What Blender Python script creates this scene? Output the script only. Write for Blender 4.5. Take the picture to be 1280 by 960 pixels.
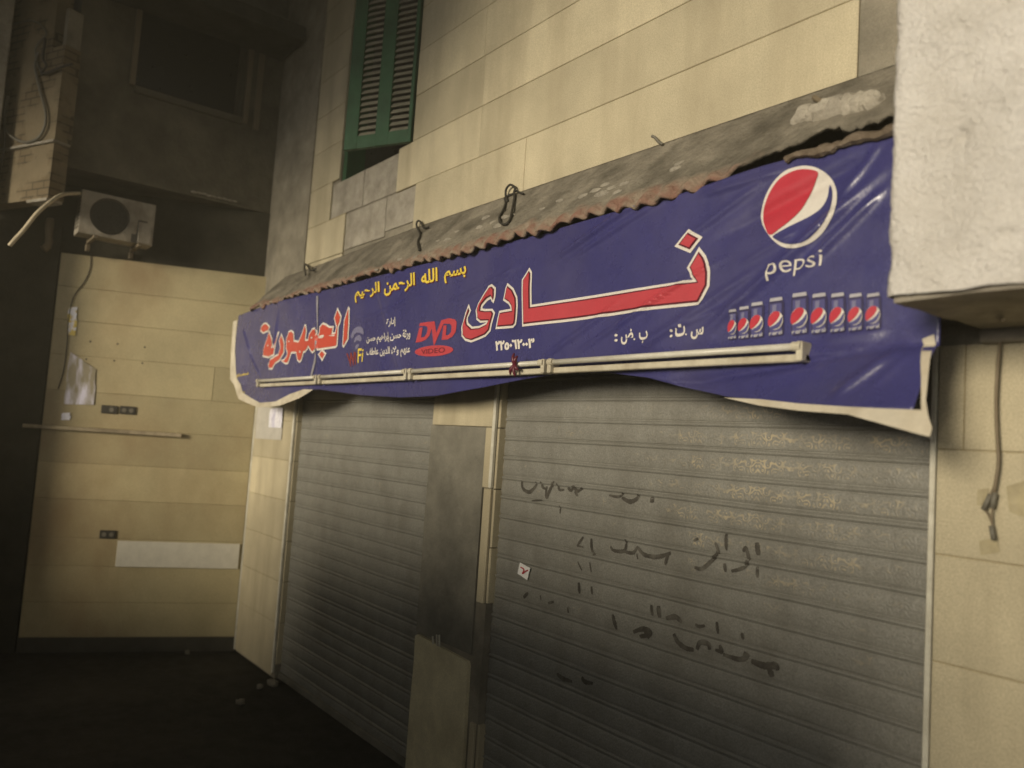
import bpy, bmesh, math, random
from mathutils import Vector, Matrix
random.seed(7)
R = math.radians
scene = bpy.context.scene
for o in list(bpy.data.objects):
    bpy.data.objects.remove(o)
col = scene.collection

# ------------------------------------------------------------------ camera
F, CX, CY = 1000.0, 640.0, 480.0
CAM = Vector((0.0, -2.88306, 2.2))
RV = Vector((0.61096954, 0.78884587, 0.06662142))
UV = Vector((0.01996664, -0.0994828, 0.99483893))
FV = Vector((-0.79140227, 0.60648608, 0.07653156))
cam_data = bpy.data.cameras.new('camera')
cam = bpy.data.objects.new('camera', cam_data)
col.objects.link(cam)
cam_data.sensor_width = 36.0
cam_data.lens = 36.0 * F / 1280.0
cam_data.clip_start = 0.05
cam_data.clip_end = 500
m = Matrix((RV, UV, -FV)).transposed().to_4x4()
m.translation = CAM
cam.matrix_world = m
cam_data.dof.use_dof = True
cam_data.dof.focus_distance = 4.2
cam_data.dof.aperture_fstop = 1.2
scene.camera = cam

# ------------------------------------------------------------------ light
SUN = Vector((0.17, -0.95, 0.145)).normalized()          # direction towards the light
sun_data = bpy.data.lights.new('sun', 'SUN')
sun_data.energy = 3.35
sun_data.angle = R(15.0)
sun_data.color = (1.0, 0.87, 0.66)
sun = bpy.data.objects.new('sun', sun_data)
col.objects.link(sun)
sun.location = (2, -8, 6)
sun.rotation_euler = SUN.to_track_quat('Z', 'Y').to_euler()
world = bpy.data.worlds.new('World')
scene.world = world
world.use_nodes = True
wn = world.node_tree
bg = wn.nodes['Background']
sky = wn.nodes.new('ShaderNodeTexSky')
sky.sky_type = 'NISHITA'
sky.sun_disc = False
sky.sun_elevation = math.asin(SUN.z)
sky.sun_rotation = math.atan2(SUN.x, SUN.y)
hs = wn.nodes.new('ShaderNodeHueSaturation')
hs.inputs['Saturation'].default_value = 0.12
wn.links.new(sky.outputs[0], hs.inputs['Color'])
wn.links.new(hs.outputs[0], bg.inputs[0])
bg.inputs[1].default_value = 0.062
scene.view_settings.view_transform = 'Standard'
scene.view_settings.look = 'None'
scene.view_settings.exposure = 0.15
scene.view_settings.gamma = 1.0
scene.cycles.use_denoising = True
scene.cycles.max_bounces = 6

# ------------------------------------------------------------------ projection helpers (photo pixel -> point on a real plane)
def ray(px, py):
    return RV * ((px - CX) / F) - UV * ((py - CY) / F) + FV
def onY(px, py, y=0.0):
    d = ray(px, py)
    return CAM + d * ((y - CAM.y) / d.y)
def onX(px, py, x):
    d = ray(px, py)
    return CAM + d * ((x - CAM.x) / d.x)
def onZ(px, py, z=0.0):
    d = ray(px, py)
    return CAM + d * ((z - CAM.z) / d.z)
def onP(px, py, P, n):
    d = ray(px, py)
    return CAM + d * ((P - CAM).dot(n) / d.dot(n))

# oblique tiled wall frame: s runs from the corner to the left, off = out of the wall
TO, TE, TN = Vector((-7.98, 0, 0)), Vector((-0.35675, -0.9342, 0)), Vector((0.9342, -0.35675, 0))
def TW(s, off, z): return TO + TE * s + TN * off + Vector((0, 0, z))
def tws(px, py, off=0.0):
    p = onP(px, py, TO + TN * off, TN)
    return (p - TO).dot(TE), p.z

# ------------------------------------------------------------------ object helpers
def empty(name, loc, label, cat, group=None):
    o = bpy.data.objects.new(name, None)
    o.location = loc
    o.empty_display_size = 0.2
    col.objects.link(o)
    return tag(o, label, cat, group)
def tag(o, label=None, cat=None, group=None, kind=None):
    if label: o['label'] = label
    if cat: o['category'] = cat
    if group: o['group'] = group
    if kind: o['kind'] = kind
    return o
def origin(o):
    v = Vector((0, 0, 0))
    while o:
        v += o.location
        o = o.parent
    return v
def obj(name, bm, mats, parent=None, smooth=False, base=None):
    """world-space bmesh -> one mesh object (local to its parent, or to `base` when top level)"""
    me = bpy.data.meshes.new(name)
    o = bpy.data.objects.new(name, me)
    if parent is not None:
        off = origin(parent); o.parent = parent
    else:
        off = Vector(base) if base is not None else Vector((0, 0, 0)); o.location = off
    bmesh.ops.translate(bm, verts=bm.verts, vec=-off)
    bm.normal_update()
    bm.to_mesh(me); bm.free()
    for mt in (mats if isinstance(mats, (list, tuple)) else [mats]): me.materials.append(mt)
    if smooth:
        for p in me.polygons: p.use_smooth = True
    col.objects.link(o)
    return o
def NB(): return bmesh.new()
def idf(a, b, c): return Vector((a, b, c))
def box(bm, x0, x1, y0, y1, z0, z1, fr=idf, bev=0.0, mi=0):
    vs = [bm.verts.new(fr(x, y, z)) for x in (x0, x1) for y in (y0, y1) for z in (z0, z1)]
    fs = [(0,1,3,2),(4,6,7,5),(0,4,5,1),(2,3,7,6),(0,2,6,4),(1,5,7,3)]
    faces = [bm.faces.new([vs[i] for i in f]) for f in fs]
    bmesh.ops.recalc_face_normals(bm, faces=faces)
    for f in faces: f.material_index = mi
    if bev:
        es = list({e for f in faces for e in f.edges})
        r = bmesh.ops.bevel(bm, geom=es, offset=bev, segments=1, affect='EDGES', profile=0.5)
        for f in r['faces']: f.material_index = mi
    return faces
def tube(bm, pts, r, n=8, caps=True):
    pts = [Vector(p) for p in pts]
    rs = r if isinstance(r, (list, tuple)) else [r] * len(pts)
    rings = []
    prev = None
    for i, p in enumerate(pts):
        t = (pts[min(i + 1, len(pts) - 1)] - pts[max(i - 1, 0)]).normalized()
        if prev is None:
            a = t.orthogonal().normalized()
        else:
            a = (prev - t * prev.dot(t)).normalized()
        prev = a
        b = t.cross(a)
        rings.append([bm.verts.new(p + (a * math.cos(k * 2 * math.pi / n) + b * math.sin(k * 2 * math.pi / n)) * rs[i]) for k in range(n)])
    for r0, r1 in zip(rings, rings[1:]):
        for k in range(n):
            bm.faces.new((r0[k], r0[(k + 1) % n], r1[(k + 1) % n], r1[k]))
    if caps:
        bm.faces.new(rings[0][::-1]); bm.faces.new(rings[-1])
def catmull(pts, k=6, closed=False):
    P = [Vector(p) for p in pts]
    n = len(P); out = []
    for i in range(n if closed else n - 1):
        p0 = P[(i - 1) % n] if closed or i > 0 else P[0]
        p1, p2 = P[i], P[(i + 1) % n]
        p3 = P[(i + 2) % n] if closed or i + 2 < n else P[-1]
        for j in range(k):
            t = j / k
            out.append(0.5 * ((2 * p1) + (p2 - p0) * t + (2 * p0 - 5 * p1 + 4 * p2 - p3) * t * t + (3 * p1 - p0 - 3 * p2 + p3) * t ** 3))
    if not closed: out.append(P[-1])
    return out
def sst(a, b, x):
    t = max(0.0, min(1.0, (x - a) / (b - a)))
    return t * t * (3 - 2 * t)
def hn(i): 
    v = math.sin(i * 127.1 + 3.7) * 43758.5453
    return v - math.floor(v)
def vn(x):
    i = math.floor(x); f = x - i; f = f * f * (3 - 2 * f)
    return hn(i) * (1 - f) + hn(i + 1) * f
def vn2(x, y):
    i = math.floor(y); f = y - i; f = f * f * (3 - 2 * f)
    return vn(x + i * 57.3) * (1 - f) + vn(x + (i + 1) * 57.3) * f
def fbm(x, y):
    return vn2(x, y) * .5 + vn2(2.1 * x + 5, 2.1 * y + 9) * .3 + vn2(4.3 * x + 2, 4.3 * y + 1) * .2

# ------------------------------------------------------------------ materials
def mat(name, base, rough=0.85, spec=0.35, metal=0.0, var=0.15, vs=5.0, grime=None, gf=0.5, gs=1.6, stretch=1.0,
        glo=0.45, ghi=0.7, island=0.0, bump=0.0, bs=30.0, bump2=0.0, bs2=6.0, fine=0.06):
    mt = bpy.data.materials.new(name); mt.use_nodes = True
    nt = mt.node_tree; N = nt.nodes; L = nt.links
    bs_ = N['Principled BSDF']
    geo = N.new('ShaderNodeNewGeometry')
    def noise(scale, st=1.0, detail=6):
        mp = N.new('ShaderNodeMapping'); mp.inputs['Scale'].default_value = (scale, scale, scale * st)
        L.new(geo.outputs['Position'], mp.inputs['Vector'])
        nz = N.new('ShaderNodeTexNoise'); nz.inputs['Scale'].default_value = 1.0
        nz.inputs['Detail'].default_value = detail; nz.inputs['Roughness'].default_value = 0.6
        L.new(mp.outputs[0], nz.inputs['Vector'])
        return nz.outputs['Fac']
    def rng(inp, a, b, c, d):
        r = N.new('ShaderNodeMapRange'); L.new(inp, r.inputs[0])
        for k, v in zip((1, 2, 3, 4), (a, b, c, d)): r.inputs[k].default_value = v
        return r.outputs[0]
    def math_(op, a, b):
        q = N.new('ShaderNodeMath'); q.operation = op
        for k, v in ((0, a), (1, b)):
            if isinstance(v, (int, float)): q.inputs[k].default_value = v
            else: L.new(v, q.inputs[k])
        return q.outputs[0]
    f = rng(noise(vs), 0.3, 0.7, 1 - var, 1 + var)
    if fine: f = math_('MULTIPLY', f, rng(noise(140.0, 1.0, 3), 0.3, 0.7, 1 - fine, 1 + fine))
    if island: f = math_('MULTIPLY', f, rng(geo.outputs['Random Per Island'], 0, 1, 1 - island, 1 + island))
    mx = N.new('ShaderNodeMix'); mx.data_type = 'RGBA'; mx.blend_type = 'MULTIPLY'
    mx.inputs['Factor'].default_value = 1.0
    mx.inputs['A'].default_value = (*base, 1)
    cmb = N.new('ShaderNodeCombineColor')
    for k in range(3): L.new(f, cmb.inputs[k])
    L.new(cmb.outputs[0], mx.inputs['B'])
    out = mx.outputs['Result']
    if grime:
        gm = N.new('ShaderNodeMix'); gm.data_type = 'RGBA'
        L.new(rng(noise(gs, stretch), glo, ghi, 0.0, gf), gm.inputs['Factor'])
        L.new(out, gm.inputs['A']); gm.inputs['B'].default_value = (*grime, 1)
        out = gm.outputs['Result']
    L.new(out, bs_.inputs['Base Color'])
    L.new(rng(noise(vs * 2.3), 0.3, 0.7, max(rough - .1, .05), min(rough + .1, 1)), bs_.inputs['Roughness'])
    bs_.inputs['Specular IOR Level'].default_value = spec
    bs_.inputs['Metallic'].default_value = metal
    if bump or bump2:
        h = None
        if bump: h = math_('MULTIPLY', noise(bs), bump)
        if bump2:
            h2 = math_('MULTIPLY', noise(bs2), bump2)
            h = math_('ADD', h, h2) if h is not None else h2
        bp = N.new('ShaderNodeBump'); bp.inputs['Strength'].default_value = 1.0; bp.inputs['Distance'].default_value = 0.02
        L.new(h, bp.inputs['Height']); L.new(bp.outputs[0], bs_.inputs['Normal'])
    mt['nodes_ready'] = True
    return mt

M = {}
M['tile'] = mat('cream_stone_tile', (.485, .43, .295), .6, .3, var=.14, vs=2.2, grime=(.31, .265, .175), gf=.65, gs=3.6, stretch=.16, island=.10, bump=.08, bs=60, fine=.17)
M['tile_side'] = mat('polished_side_tile', (.46, .395, .23), .38, .45, var=.12, vs=2, grime=(.25, .16, .08), gf=.6, gs=1.0, stretch=.6, island=.10, bump=.05, bs=50, fine=.17)
M['grout'] = mat('brownish_joint_mortar', (.31, .26, .16), .95, .1, var=.2)
M['loose_tile'] = mat('paler_loose_tile', (.62, .56, .37), .6, .3, var=.12, vs=5, grime=(.40, .35, .22), gf=.6, gs=4, fine=.15)
M['cement'] = mat('bare_cement_render', (.27, .245, .19), .95, .15, var=.22, vs=5, grime=(.13, .12, .095), gf=.7, gs=2.2, bump=.5, bs=28, bump2=.4, bs2=7, fine=.12)
M['cement_pale'] = mat('pale_cement_patch', (.37, .34, .28), .95, .15, var=.25, vs=7, grime=(.2, .18, .14), gf=.7, gs=4, bump=.6, bs=30, fine=.12)
M['crumb'] = mat('grey_mortar_crumb', (.31, .285, .235), .95, .1, var=.3, vs=14, bump=.8, bs=50)
M['cement_dark'] = mat('dark_cement_panel', (.20, .19, .155), .9, .2, var=.2, vs=6, grime=(.06, .058, .05), gf=.6, gs=2, bump=.3, bs=40, fine=.1)
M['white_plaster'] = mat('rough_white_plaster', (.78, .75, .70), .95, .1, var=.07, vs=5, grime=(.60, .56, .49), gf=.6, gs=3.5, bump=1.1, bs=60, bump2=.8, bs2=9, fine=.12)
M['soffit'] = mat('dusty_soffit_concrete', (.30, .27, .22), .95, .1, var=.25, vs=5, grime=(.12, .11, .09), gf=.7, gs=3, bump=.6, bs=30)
M['dark_plaster'] = mat('dark_sooty_plaster', (.135, .122, .088), .95, .15, var=.3, vs=3, grime=(.05, .045, .033), gf=.7, gs=1.4, bump=.6, bs=25)
M['soot'] = mat('sooty_back_wall', (.05, .046, .034), .95, .1, var=.3, vs=3, bump=.5, bs=20)  # near-black base carries the unlit shade of wall and slab
M['green'] = mat('green_painted_wood', (.026, .085, .04), .6, .35, var=.18, vs=6, grime=(.02, .05, .03), gf=.5, gs=4, bump=.1, bs=50)
M['louvre'] = mat('faded_louvre_slats', (.21, .20, .15), .7, .3, var=.2, vs=10)
M['dark_glass'] = mat('dark_window_interior', (.008, .008, .007), .35, .4, var=.1)
M['trim'] = mat('white_edge_bead', (.62, .60, .50), .5, .4, var=.15, vs=8, grime=(.3, .27, .2), gf=.6, gs=6)
M['banner'] = mat('blue_printed_vinyl', (.042, .041, .150), .30, .6, var=.12, vs=2.5, grime=(.075, .07, .15), gf=.5, gs=2.2, stretch=.5, bump=.14, bs=11, bump2=.25, bs2=4, fine=.14)
M['p_white'] = mat('white_print', (.66, .62, .56), .4, .45, var=.06)
M['p_red'] = mat('red_print', (.46, .035, .055), .38, .5, var=.08)
M['p_dark'] = mat('maroon_print', (.10, .012, .025), .4, .45, var=.08)
M['p_yellow'] = mat('yellow_print', (.72, .55, .07), .4, .45, var=.06)
M['p_navy'] = mat('navy_print', (.035, .03, .085), .4, .45, var=.06)
M['p_violet'] = mat('pale_violet_print', (.17, .165, .27), .4, .45, var=.06)
M['p_can'] = mat('can_blue_print', (.075, .072, .20), .4, .45, var=.1)
M['p_silver'] = mat('silvery_print', (.40, .39, .42), .4, .45, var=.1)
M['p_pink'] = mat('pink_red_print', (.46, .055, .07), .38, .5, var=.06)
M['p_brown'] = mat('brown_red_print', (.22, .035, .03), .4, .45, var=.1)
M['p_orange'] = mat('orange_red_print', (.52, .07, .045), .38, .5, var=.06)
M['hem'] = mat('cream_banner_hem', (.60, .55, .44), .6, .3, var=.12, vs=6, grime=(.34, .28, .18), gf=.6, gs=5)
M['crease'] = mat('worn_vinyl_seam', (.28, .27, .30), .5, .4, var=.2)
M['rust'] = mat('reddish_corrugated_sheet', (.30, .165, .11), .9, .2, var=.3, vs=9, grime=(.33, .28, .2), gf=.75, gs=7, bump=.5, bs=40)
M['dust_fold'] = mat('dusty_brown_fold', (.16, .125, .09), .9, .15, var=.3, vs=9, grime=(.26, .22, .17), gf=.7, gs=9, bump=.5, bs=50)
M['wood'] = mat('weathered_lath', (.19, .125, .075), .85, .25, var=.25, vs=8, bump=.3)
M['tube_white'] = mat('dusty_fluorescent_glass', (.60, .58, .50), .35, .5, var=.1, vs=6, grime=(.4, .36, .27), gf=.5, gs=8)
M['batten'] = mat('cream_lamp_batten', (.52, .48, .37), .55, .4, var=.12, vs=6, grime=(.3, .25, .17), gf=.6, gs=7)
M['wire'] = mat('dark_wire', (.03, .027, .022), .6, .4, var=.2)
M['cable_brown'] = mat('brown_cable', (.17, .135, .085), .6, .4, var=.15)
M['cable_grey'] = mat('grey_cable', (.15, .14, .11), .6, .4, var=.15)
M['hose'] = mat('pale_hose', (.62, .54, .38), .7, .3, var=.15, vs=20, bump=.3, bs=60)
M['ac'] = mat('dusty_cream_metal', (.40, .36, .285), .6, .4, var=.22, vs=7, grime=(.15, .125, .09), gf=.75, gs=6, stretch=.5)
M['ac_dark'] = mat('dark_fan_grille', (.06, .056, .046), .5, .45, var=.2)
M['brickish'] = None
M['socket'] = mat('dark_socket_plate', (.045, .04, .03), .5, .4, var=.15)
M['socket_hole'] = mat('pale_socket_insert', (.16, .145, .11), .5, .4, var=.1)
M['shelf'] = mat('old_timber_rail', (.36, .30, .2), .7, .3, var=.25, vs=10, grime=(.15, .12, .08), gf=.7, gs=6)
M['paper'] = mat('white_paper', (.80, .80, .78), .7, .25, var=.05)
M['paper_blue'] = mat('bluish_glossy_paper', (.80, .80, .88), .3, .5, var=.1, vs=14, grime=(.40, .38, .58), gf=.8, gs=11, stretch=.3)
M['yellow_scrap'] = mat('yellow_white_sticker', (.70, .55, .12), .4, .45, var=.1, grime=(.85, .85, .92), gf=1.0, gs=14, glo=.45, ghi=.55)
M['poster'] = mat('worn_bluish_poster', (.33, .29, .20), .4, .45, var=.08, vs=9, grime=(.82, .80, .95), gf=1.0, gs=9, stretch=.28, glo=.42, ghi=.62)  # reflected light put into the colour
M['paper_grey'] = mat('greyish_paper', (.47, .45, .40), .6, .3, var=.1, vs=9)
M['tape'] = mat('old_tape', (.37, .32, .195), .5, .4, var=.2, vs=15)
M['white_board'] = mat('chalky_white_panel', (.66, .63, .53), .8, .25, var=.07, vs=12, bump=.1, bs=60)
M['ground'] = mat('dark_asphalt', (.032, .030, .025), .9, .25, var=.4, vs=6, grime=(.065, .058, .045), gf=.6, gs=.8, bump=.8, bs=50)
M['skirting'] = mat('dark_skirting', (.07, .065, .05), .85, .25, var=.2)
M['graffiti'] = mat('faded_black_paint', (.068, .062, .052), .75, .25, var=.3, vs=25, grime=(.15, .142, .12), gf=.9, gs=16, glo=.48, ghi=.66)
M['opposite'] = mat('opposite_wall_render', (.2, .18, .14), .95, .1, var=.2)

# roller shutter steel: stamped ornament, tinted gold in patches
BLOCKER_H = 2.56  # top of the unseen shape that shades the shutters
HAZE = 0.0075
PITCH, SH_Y, SH_Z0 = 0.1172, 0.07, 0.03
def shutter_mat():
    mt = mat('stamped_shutter_steel', (.22, .216, .19), .50, .5, metal=.0, var=.09, vs=9, grime=(.13, .122, .10), gf=.5, gs=5, stretch=.5, glo=.45, ghi=.75, fine=.22)
    nt = mt.node_tree; N = nt.nodes; L = nt.links
    b = N['Principled BSDF']
    geo = N.new('ShaderNodeNewGeometry')
    sep = N.new('ShaderNodeSeparateXYZ'); L.new(geo.outputs['Position'], sep.inputs[0])
    def mt_(op, a, bb=0.0, c=None):
        q = N.new('ShaderNodeMath'); q.operation = op
        for k, v in ((0, a), (1, bb)) + (((2, c),) if c is not None else ()):
            if isinstance(v, (int, float)): q.inputs[k].default_value = v
            else: L.new(v, q.inputs[k])
        return q.outputs[0]
    zz = mt_('DIVIDE', mt_('SUBTRACT', sep.outputs[2], SH_Z0), PITCH)
    fr = mt_('FRACT', zz)
    c = mt_('ABSOLUTE', mt_('SUBTRACT', fr, 0.36))
    band = N.new('ShaderNodeMapRange'); L.new(c, band.inputs[0])
    for k, v in zip((1, 2, 3, 4), (.22, .33, 1, 0)): band.inputs[k].default_value = v
    # scroll ornament: mirrored repeats along the slat
    xr = mt_('PINGPONG', sep.outputs[0], 0.16)
    cv = N.new('ShaderNodeCombineXYZ')
    L.new(mt_('MULTIPLY', xr, 34.0), cv.inputs[0]); L.new(mt_('MULTIPLY', fr, 3.6), cv.inputs[1])
    L.new(mt_('MULTIPLY', mt_('FLOOR', zz), 0.0), cv.inputs[2])
    vo = N.new('ShaderNodeTexVoronoi'); vo.feature = 'SMOOTH_F1'; vo.inputs['Scale'].default_value = 1.25
    L.new(cv.outputs[0], vo.inputs['Vector'])
    wv = N.new('ShaderNodeMath'); wv.operation = 'SINE'
    L.new(mt_('MULTIPLY', vo.outputs['Distance'], 17.0), wv.inputs[0])
    orn = mt_('MULTIPLY', band.outputs[0], mt_('MULTIPLY_ADD', wv.outputs[0], 0.5, 0.5))
    # patches where the ornament turns lighter gold, most around one centre
    nz = N.new('ShaderNodeTexNoise'); nz.inputs['Scale'].default_value = 3.2; nz.inputs['Detail'].default_value = 4
    L.new(geo.outputs['Position'], nz.inputs['Vector'])
    nz2 = N.new('ShaderNodeTexNoise'); nz2.inputs['Scale'].default_value = 26; nz2.inputs['Detail'].default_value = 5
    L.new(geo.outputs['Position'], nz2.inputs['Vector'])
    dist = N.new('ShaderNodeVectorMath'); dist.operation = 'DISTANCE'
    mp = N.new('ShaderNodeMapping'); mp.inputs['Scale'].default_value = (1, 1, 1.5)
    L.new(geo.outputs['Position'], mp.inputs[0]); L.new(mp.outputs[0], dist.inputs[0])
    dist.inputs[1].default_value = (-1.98, SH_Y, 2.12 * 1.5)
    near = N.new('ShaderNodeMapRange'); L.new(dist.outputs['Value'], near.inputs[0])
    for k, v in zip((1, 2, 3, 4), (.1, .95, .30, -.10)): near.inputs[k].default_value = v
    t = mt_('ADD', near.outputs[0], mt_('MULTIPLY', nz.outputs['Fac'], .55))
    t = mt_('ADD', t, mt_('MULTIPLY', nz2.outputs['Fac'], .85))
    gold_mask = N.new('ShaderNodeMapRange'); L.new(t, gold_mask.inputs[0])
    for k, v in zip((1, 2, 3, 4), (.72, 1.0, 0, 1)): gold_mask.inputs[k].default_value = v
    ps = N.new('ShaderNodeMapRange'); L.new(orn, ps.inputs[0])
    for k, v in zip((1, 2, 3, 4), (.45, .8, 0, 1)): ps.inputs[k].default_value = v
    nz3 = N.new('ShaderNodeTexNoise'); nz3.inputs['Scale'].default_value = 8.5; nz3.inputs['Detail'].default_value = 6; nz3.inputs['Roughness'].default_value = .7
    L.new(geo.outputs['Position'], nz3.inputs['Vector'])
    patch = N.new('ShaderNodeMapRange'); L.new(nz3.outputs['Fac'], patch.inputs[0])
    for k, v in zip((1, 2, 3, 4), (.42, .62, .08, 1)): patch.inputs[k].default_value = v
    fac = mt_('MULTIPLY', mt_('MULTIPLY', mt_('MULTIPLY', gold_mask.outputs[0], ps.outputs[0]), patch.outputs[0]), .8)
    old = b.inputs['Base Color'].links[0].from_socket
    mx = N.new('ShaderNodeMix'); mx.data_type = 'RGBA'
    L.new(fac, mx.inputs['Factor']); L.new(old, mx.inputs['A']); mx.inputs['B'].default_value = (.52, .43, .27, 1)
    L.new(mx.outputs['Result'], b.inputs['Base Color'])
    bp = N.new('ShaderNodeBump'); bp.inputs['Strength'].default_value = .28; bp.inputs['Distance'].default_value = .004
    L.new(orn, bp.inputs['Height']); L.new(bp.outputs[0], b.inputs['Normal'])
    return mt
M['shutter'] = shutter_mat()

def canopy_mat():
    """grey cement screed over the sheet, the red corrugated metal showing along the lower edge"""
    mt = mat('cement_covered_sheet', (.205, .185, .145), .95, .15, var=.3, vs=6, grime=(.075, .068, .052), gf=.85, gs=4.5, bump=.9, bs=30, fine=.14, bump2=.6, bs2=9)
    nt = mt.node_tree; N = nt.nodes; L = nt.links
    b = N['Principled BSDF']
    geo = N.new('ShaderNodeNewGeometry')
    sep = N.new('ShaderNodeSeparateXYZ'); L.new(geo.outputs['Position'], sep.inputs[0])
    nz = N.new('ShaderNodeTexNoise'); nz.inputs['Scale'].default_value = 5; nz.inputs['Detail'].default_value = 6
    L.new(geo.outputs['Position'], nz.inputs['Vector'])
    a = N.new('ShaderNodeMath'); a.operation = 'MULTIPLY_ADD'
    L.new(nz.outputs['Fac'], a.inputs[0]); a.inputs[1].default_value = .14; L.new(sep.outputs[1], a.inputs[2])
    mr = N.new('ShaderNodeMapRange'); L.new(a.outputs[0], mr.inputs[0])
    for k, v in zip((1, 2, 3, 4), (-.235, -.20, 1, 0)): mr.inputs[k].default_value = v
    rc = N.new('ShaderNodeMix'); rc.data_type = 'RGBA'
    nz2 = N.new('ShaderNodeTexNoise'); nz2.inputs['Scale'].default_value = 9; nz2.inputs['Detail'].default_value = 5
    L.new(geo.outputs['Position'], nz2.inputs['Vector'])
    m2 = N.new('ShaderNodeMapRange'); L.new(nz2.outputs['Fac'], m2.inputs[0])
    for k, v in zip((1, 2, 3, 4), (.42, .6, 0, 1)): m2.inputs[k].default_value = v
    L.new(m2.outputs[0], rc.inputs['Factor'])
    rc.inputs['A'].default_value = (.235, .135, .10, 1); rc.inputs['B'].default_value = (.27, .22, .165, 1)
    old = b.inputs['Base Color'].links[0].from_socket
    mx = N.new('ShaderNodeMix'); mx.data_type = 'RGBA'
    L.new(mr.outputs[0], mx.inputs['Factor']); L.new(old, mx.inputs['A']); L.new(rc.outputs['Result'], mx.inputs['B'])
    L.new(mx.outputs['Result'], b.inputs['Base Color'])
    return mt
M['canopy'] = canopy_mat()

def brick_mat():
    mt = mat('patchy_plaster_over_brick', (.22, .18, .115), .95, .15, var=.2, vs=4, grime=(.2, .16, .1), gf=.6, gs=2, bump=.4, bs=30)
    nt = mt.node_tree; N = nt.nodes; L = nt.links
    b = N['Principled BSDF']
    tc = N.new('ShaderNodeTexCoord')
    mp = N.new('ShaderNodeMapping'); mp.inputs['Rotation'].default_value = (R(90), 0, 0)
    L.new(tc.outputs['UV'], mp.inputs[0])
    br = N.new('ShaderNodeTexBrick'); L.new(tc.outputs['UV'], br.inputs['Vector'])
    br.inputs['Scale'].default_value = 1.0; br.inputs['Brick Width'].default_value = .16; br.inputs['Row Height'].default_value = .065
    br.inputs['Mortar Size'].default_value = .007
    br.inputs['Color1'].default_value = (.19, .15, .092, 1); br.inputs['Color2'].default_value = (.165, .128, .078, 1); br.inputs['Mortar'].default_value = (.085, .07, .047, 1)
    geo = N.new('ShaderNodeNewGeometry')
    nz = N.new('ShaderNodeTexNoise'); nz.inputs['Scale'].default_value = 2.6; nz.inputs['Detail'].default_value = 5
    L.new(geo.outputs['Position'], nz.inputs['Vector'])
    mr = N.new('ShaderNodeMapRange'); L.new(nz.outputs['Fac'], mr.inputs[0])
    for k, v in zip((1, 2, 3, 4), (.47, .53, 0, 1)): mr.inputs[k].default_value = v
    old = b.inputs['Base Color'].links[0].from_socket
    mx = N.new('ShaderNodeMix'); mx.data_type = 'RGBA'
    L.new(mr.outputs[0], mx.inputs['Factor']); L.new(old, mx.inputs['A']); L.new(br.outputs['Color'], mx.inputs['B'])
    L.new(mx.outputs['Result'], b.inputs['Base Color'])
    return mt
M['brickish'] = brick_mat()

# ------------------------------------------------------------------ ground
bm = NB()
bmesh.ops.create_grid(bm, x_segments=2, y_segments=2, size=26)
tag(obj('ground', bm, M['ground']), kind='structure')

# ------------------------------------------------------------------ shop building
JL, JR = -3.90, -1.32            # big shutter opening
KL, KR = -6.97, -4.64            # far shutter opening
HEAD = 2.72
shop = empty('shop_building', (-4, 0.3, 0), 'cream tiled building with two closed grey roller shutters and a green louvred window', 'building')
WX0, WX1, WZ0, WZ1 = -6.45, -5.19, 4.405, 6.45
bm = NB()
box(bm, -8.3, 3.2, .30, .6, 0, 7.6)
for a, b_ in ((-7.97, KL), (KR, JL), (JR, 3.2)): box(bm, a, b_, .02, .298, 0, HEAD)
box(bm, -8.06, WX0, .02, .298, HEAD + .002, 7.6)
box(bm, WX1, 3.2, .02, .298, HEAD + .002, 7.6)
box(bm, WX0 + .001, WX1 - .001, .02, .298, HEAD + .002, WZ0)
box(bm, WX0 + .001, WX1 - .001, .02, .298, WZ1, 7.6)
obj('wall', bm, M['cement'], shop)

G = .0035
def grout(x0, x1, z0, z1, name='grout'):
    bm = NB(); box(bm, x0, x1, .0045, .0196, z0, z1); return obj(name, bm, M['grout'], shop)
def panels(bm, rows, y0=0.0, y1=.019, fr=idf, bev=.003):
    for z0, z1, xs in rows:
        for a, b_ in xs:
            dy = random.uniform(-.0015, .0015)
            box(bm, a + G / 2, b_ - G / 2, y0 + dy, y1, z0 + G / 2, z1 - G / 2, fr, bev)
TX = -1.652
xA = onY(428, 310).x; xB = onY(519, 240).x; xC = onY(655, 215).x
xD = onY(412, 268).x; xE = onY(497, 210).x; xJ = -4.29
rows = [(3.74, 4.08, [(-7.05, xA), (xB, xC), (xC, TX)]),
        (4.08, 4.43, [(-7.05, xD), (xE, xJ), (xJ, TX)])]
zs = [4.43, 4.78, 5.13, 5.48, 5.83, 6.18, 6.53, 6.88, 7.23]
for i, (a, b_) in enumerate(zip(zs, zs[1:])):
    if a < WZ1 - .05:
        rows.append((a, b_, [(-7.05, WX0), (WX1, xJ - (.0 if i % 2 == 0 else .02)), (xJ - (.0 if i % 2 == 0 else .02), TX)]))
    else:
        rows.append((a, b_, [(-7.05, -5.7), (-5.7, xJ), (xJ, TX)]))
bm = NB(); panels(bm, rows)
obj('upper_tile_cladding', bm, M['tile'], shop)
grout(WX1 + .004, TX - .004, 4.40, 7.2); grout(-7.045, WX0 - .004, 4.44, 7.2); grout(xB + .01, TX - .004, 3.745, 4.079); grout(xE + .004, TX - .004, 4.0795, 4.3995); grout(-7.045, xD - .004, 4.09, 4.4395); grout(-7.045, xA - .004, 3.745, 4.0895)
# the small sliver of tile right of the window sill patch
bm = NB(); panels(bm, [(3.66, 3.738, [(-7.05, xA)])]); obj('tile_offcut', bm, M['tile'], shop)
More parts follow.
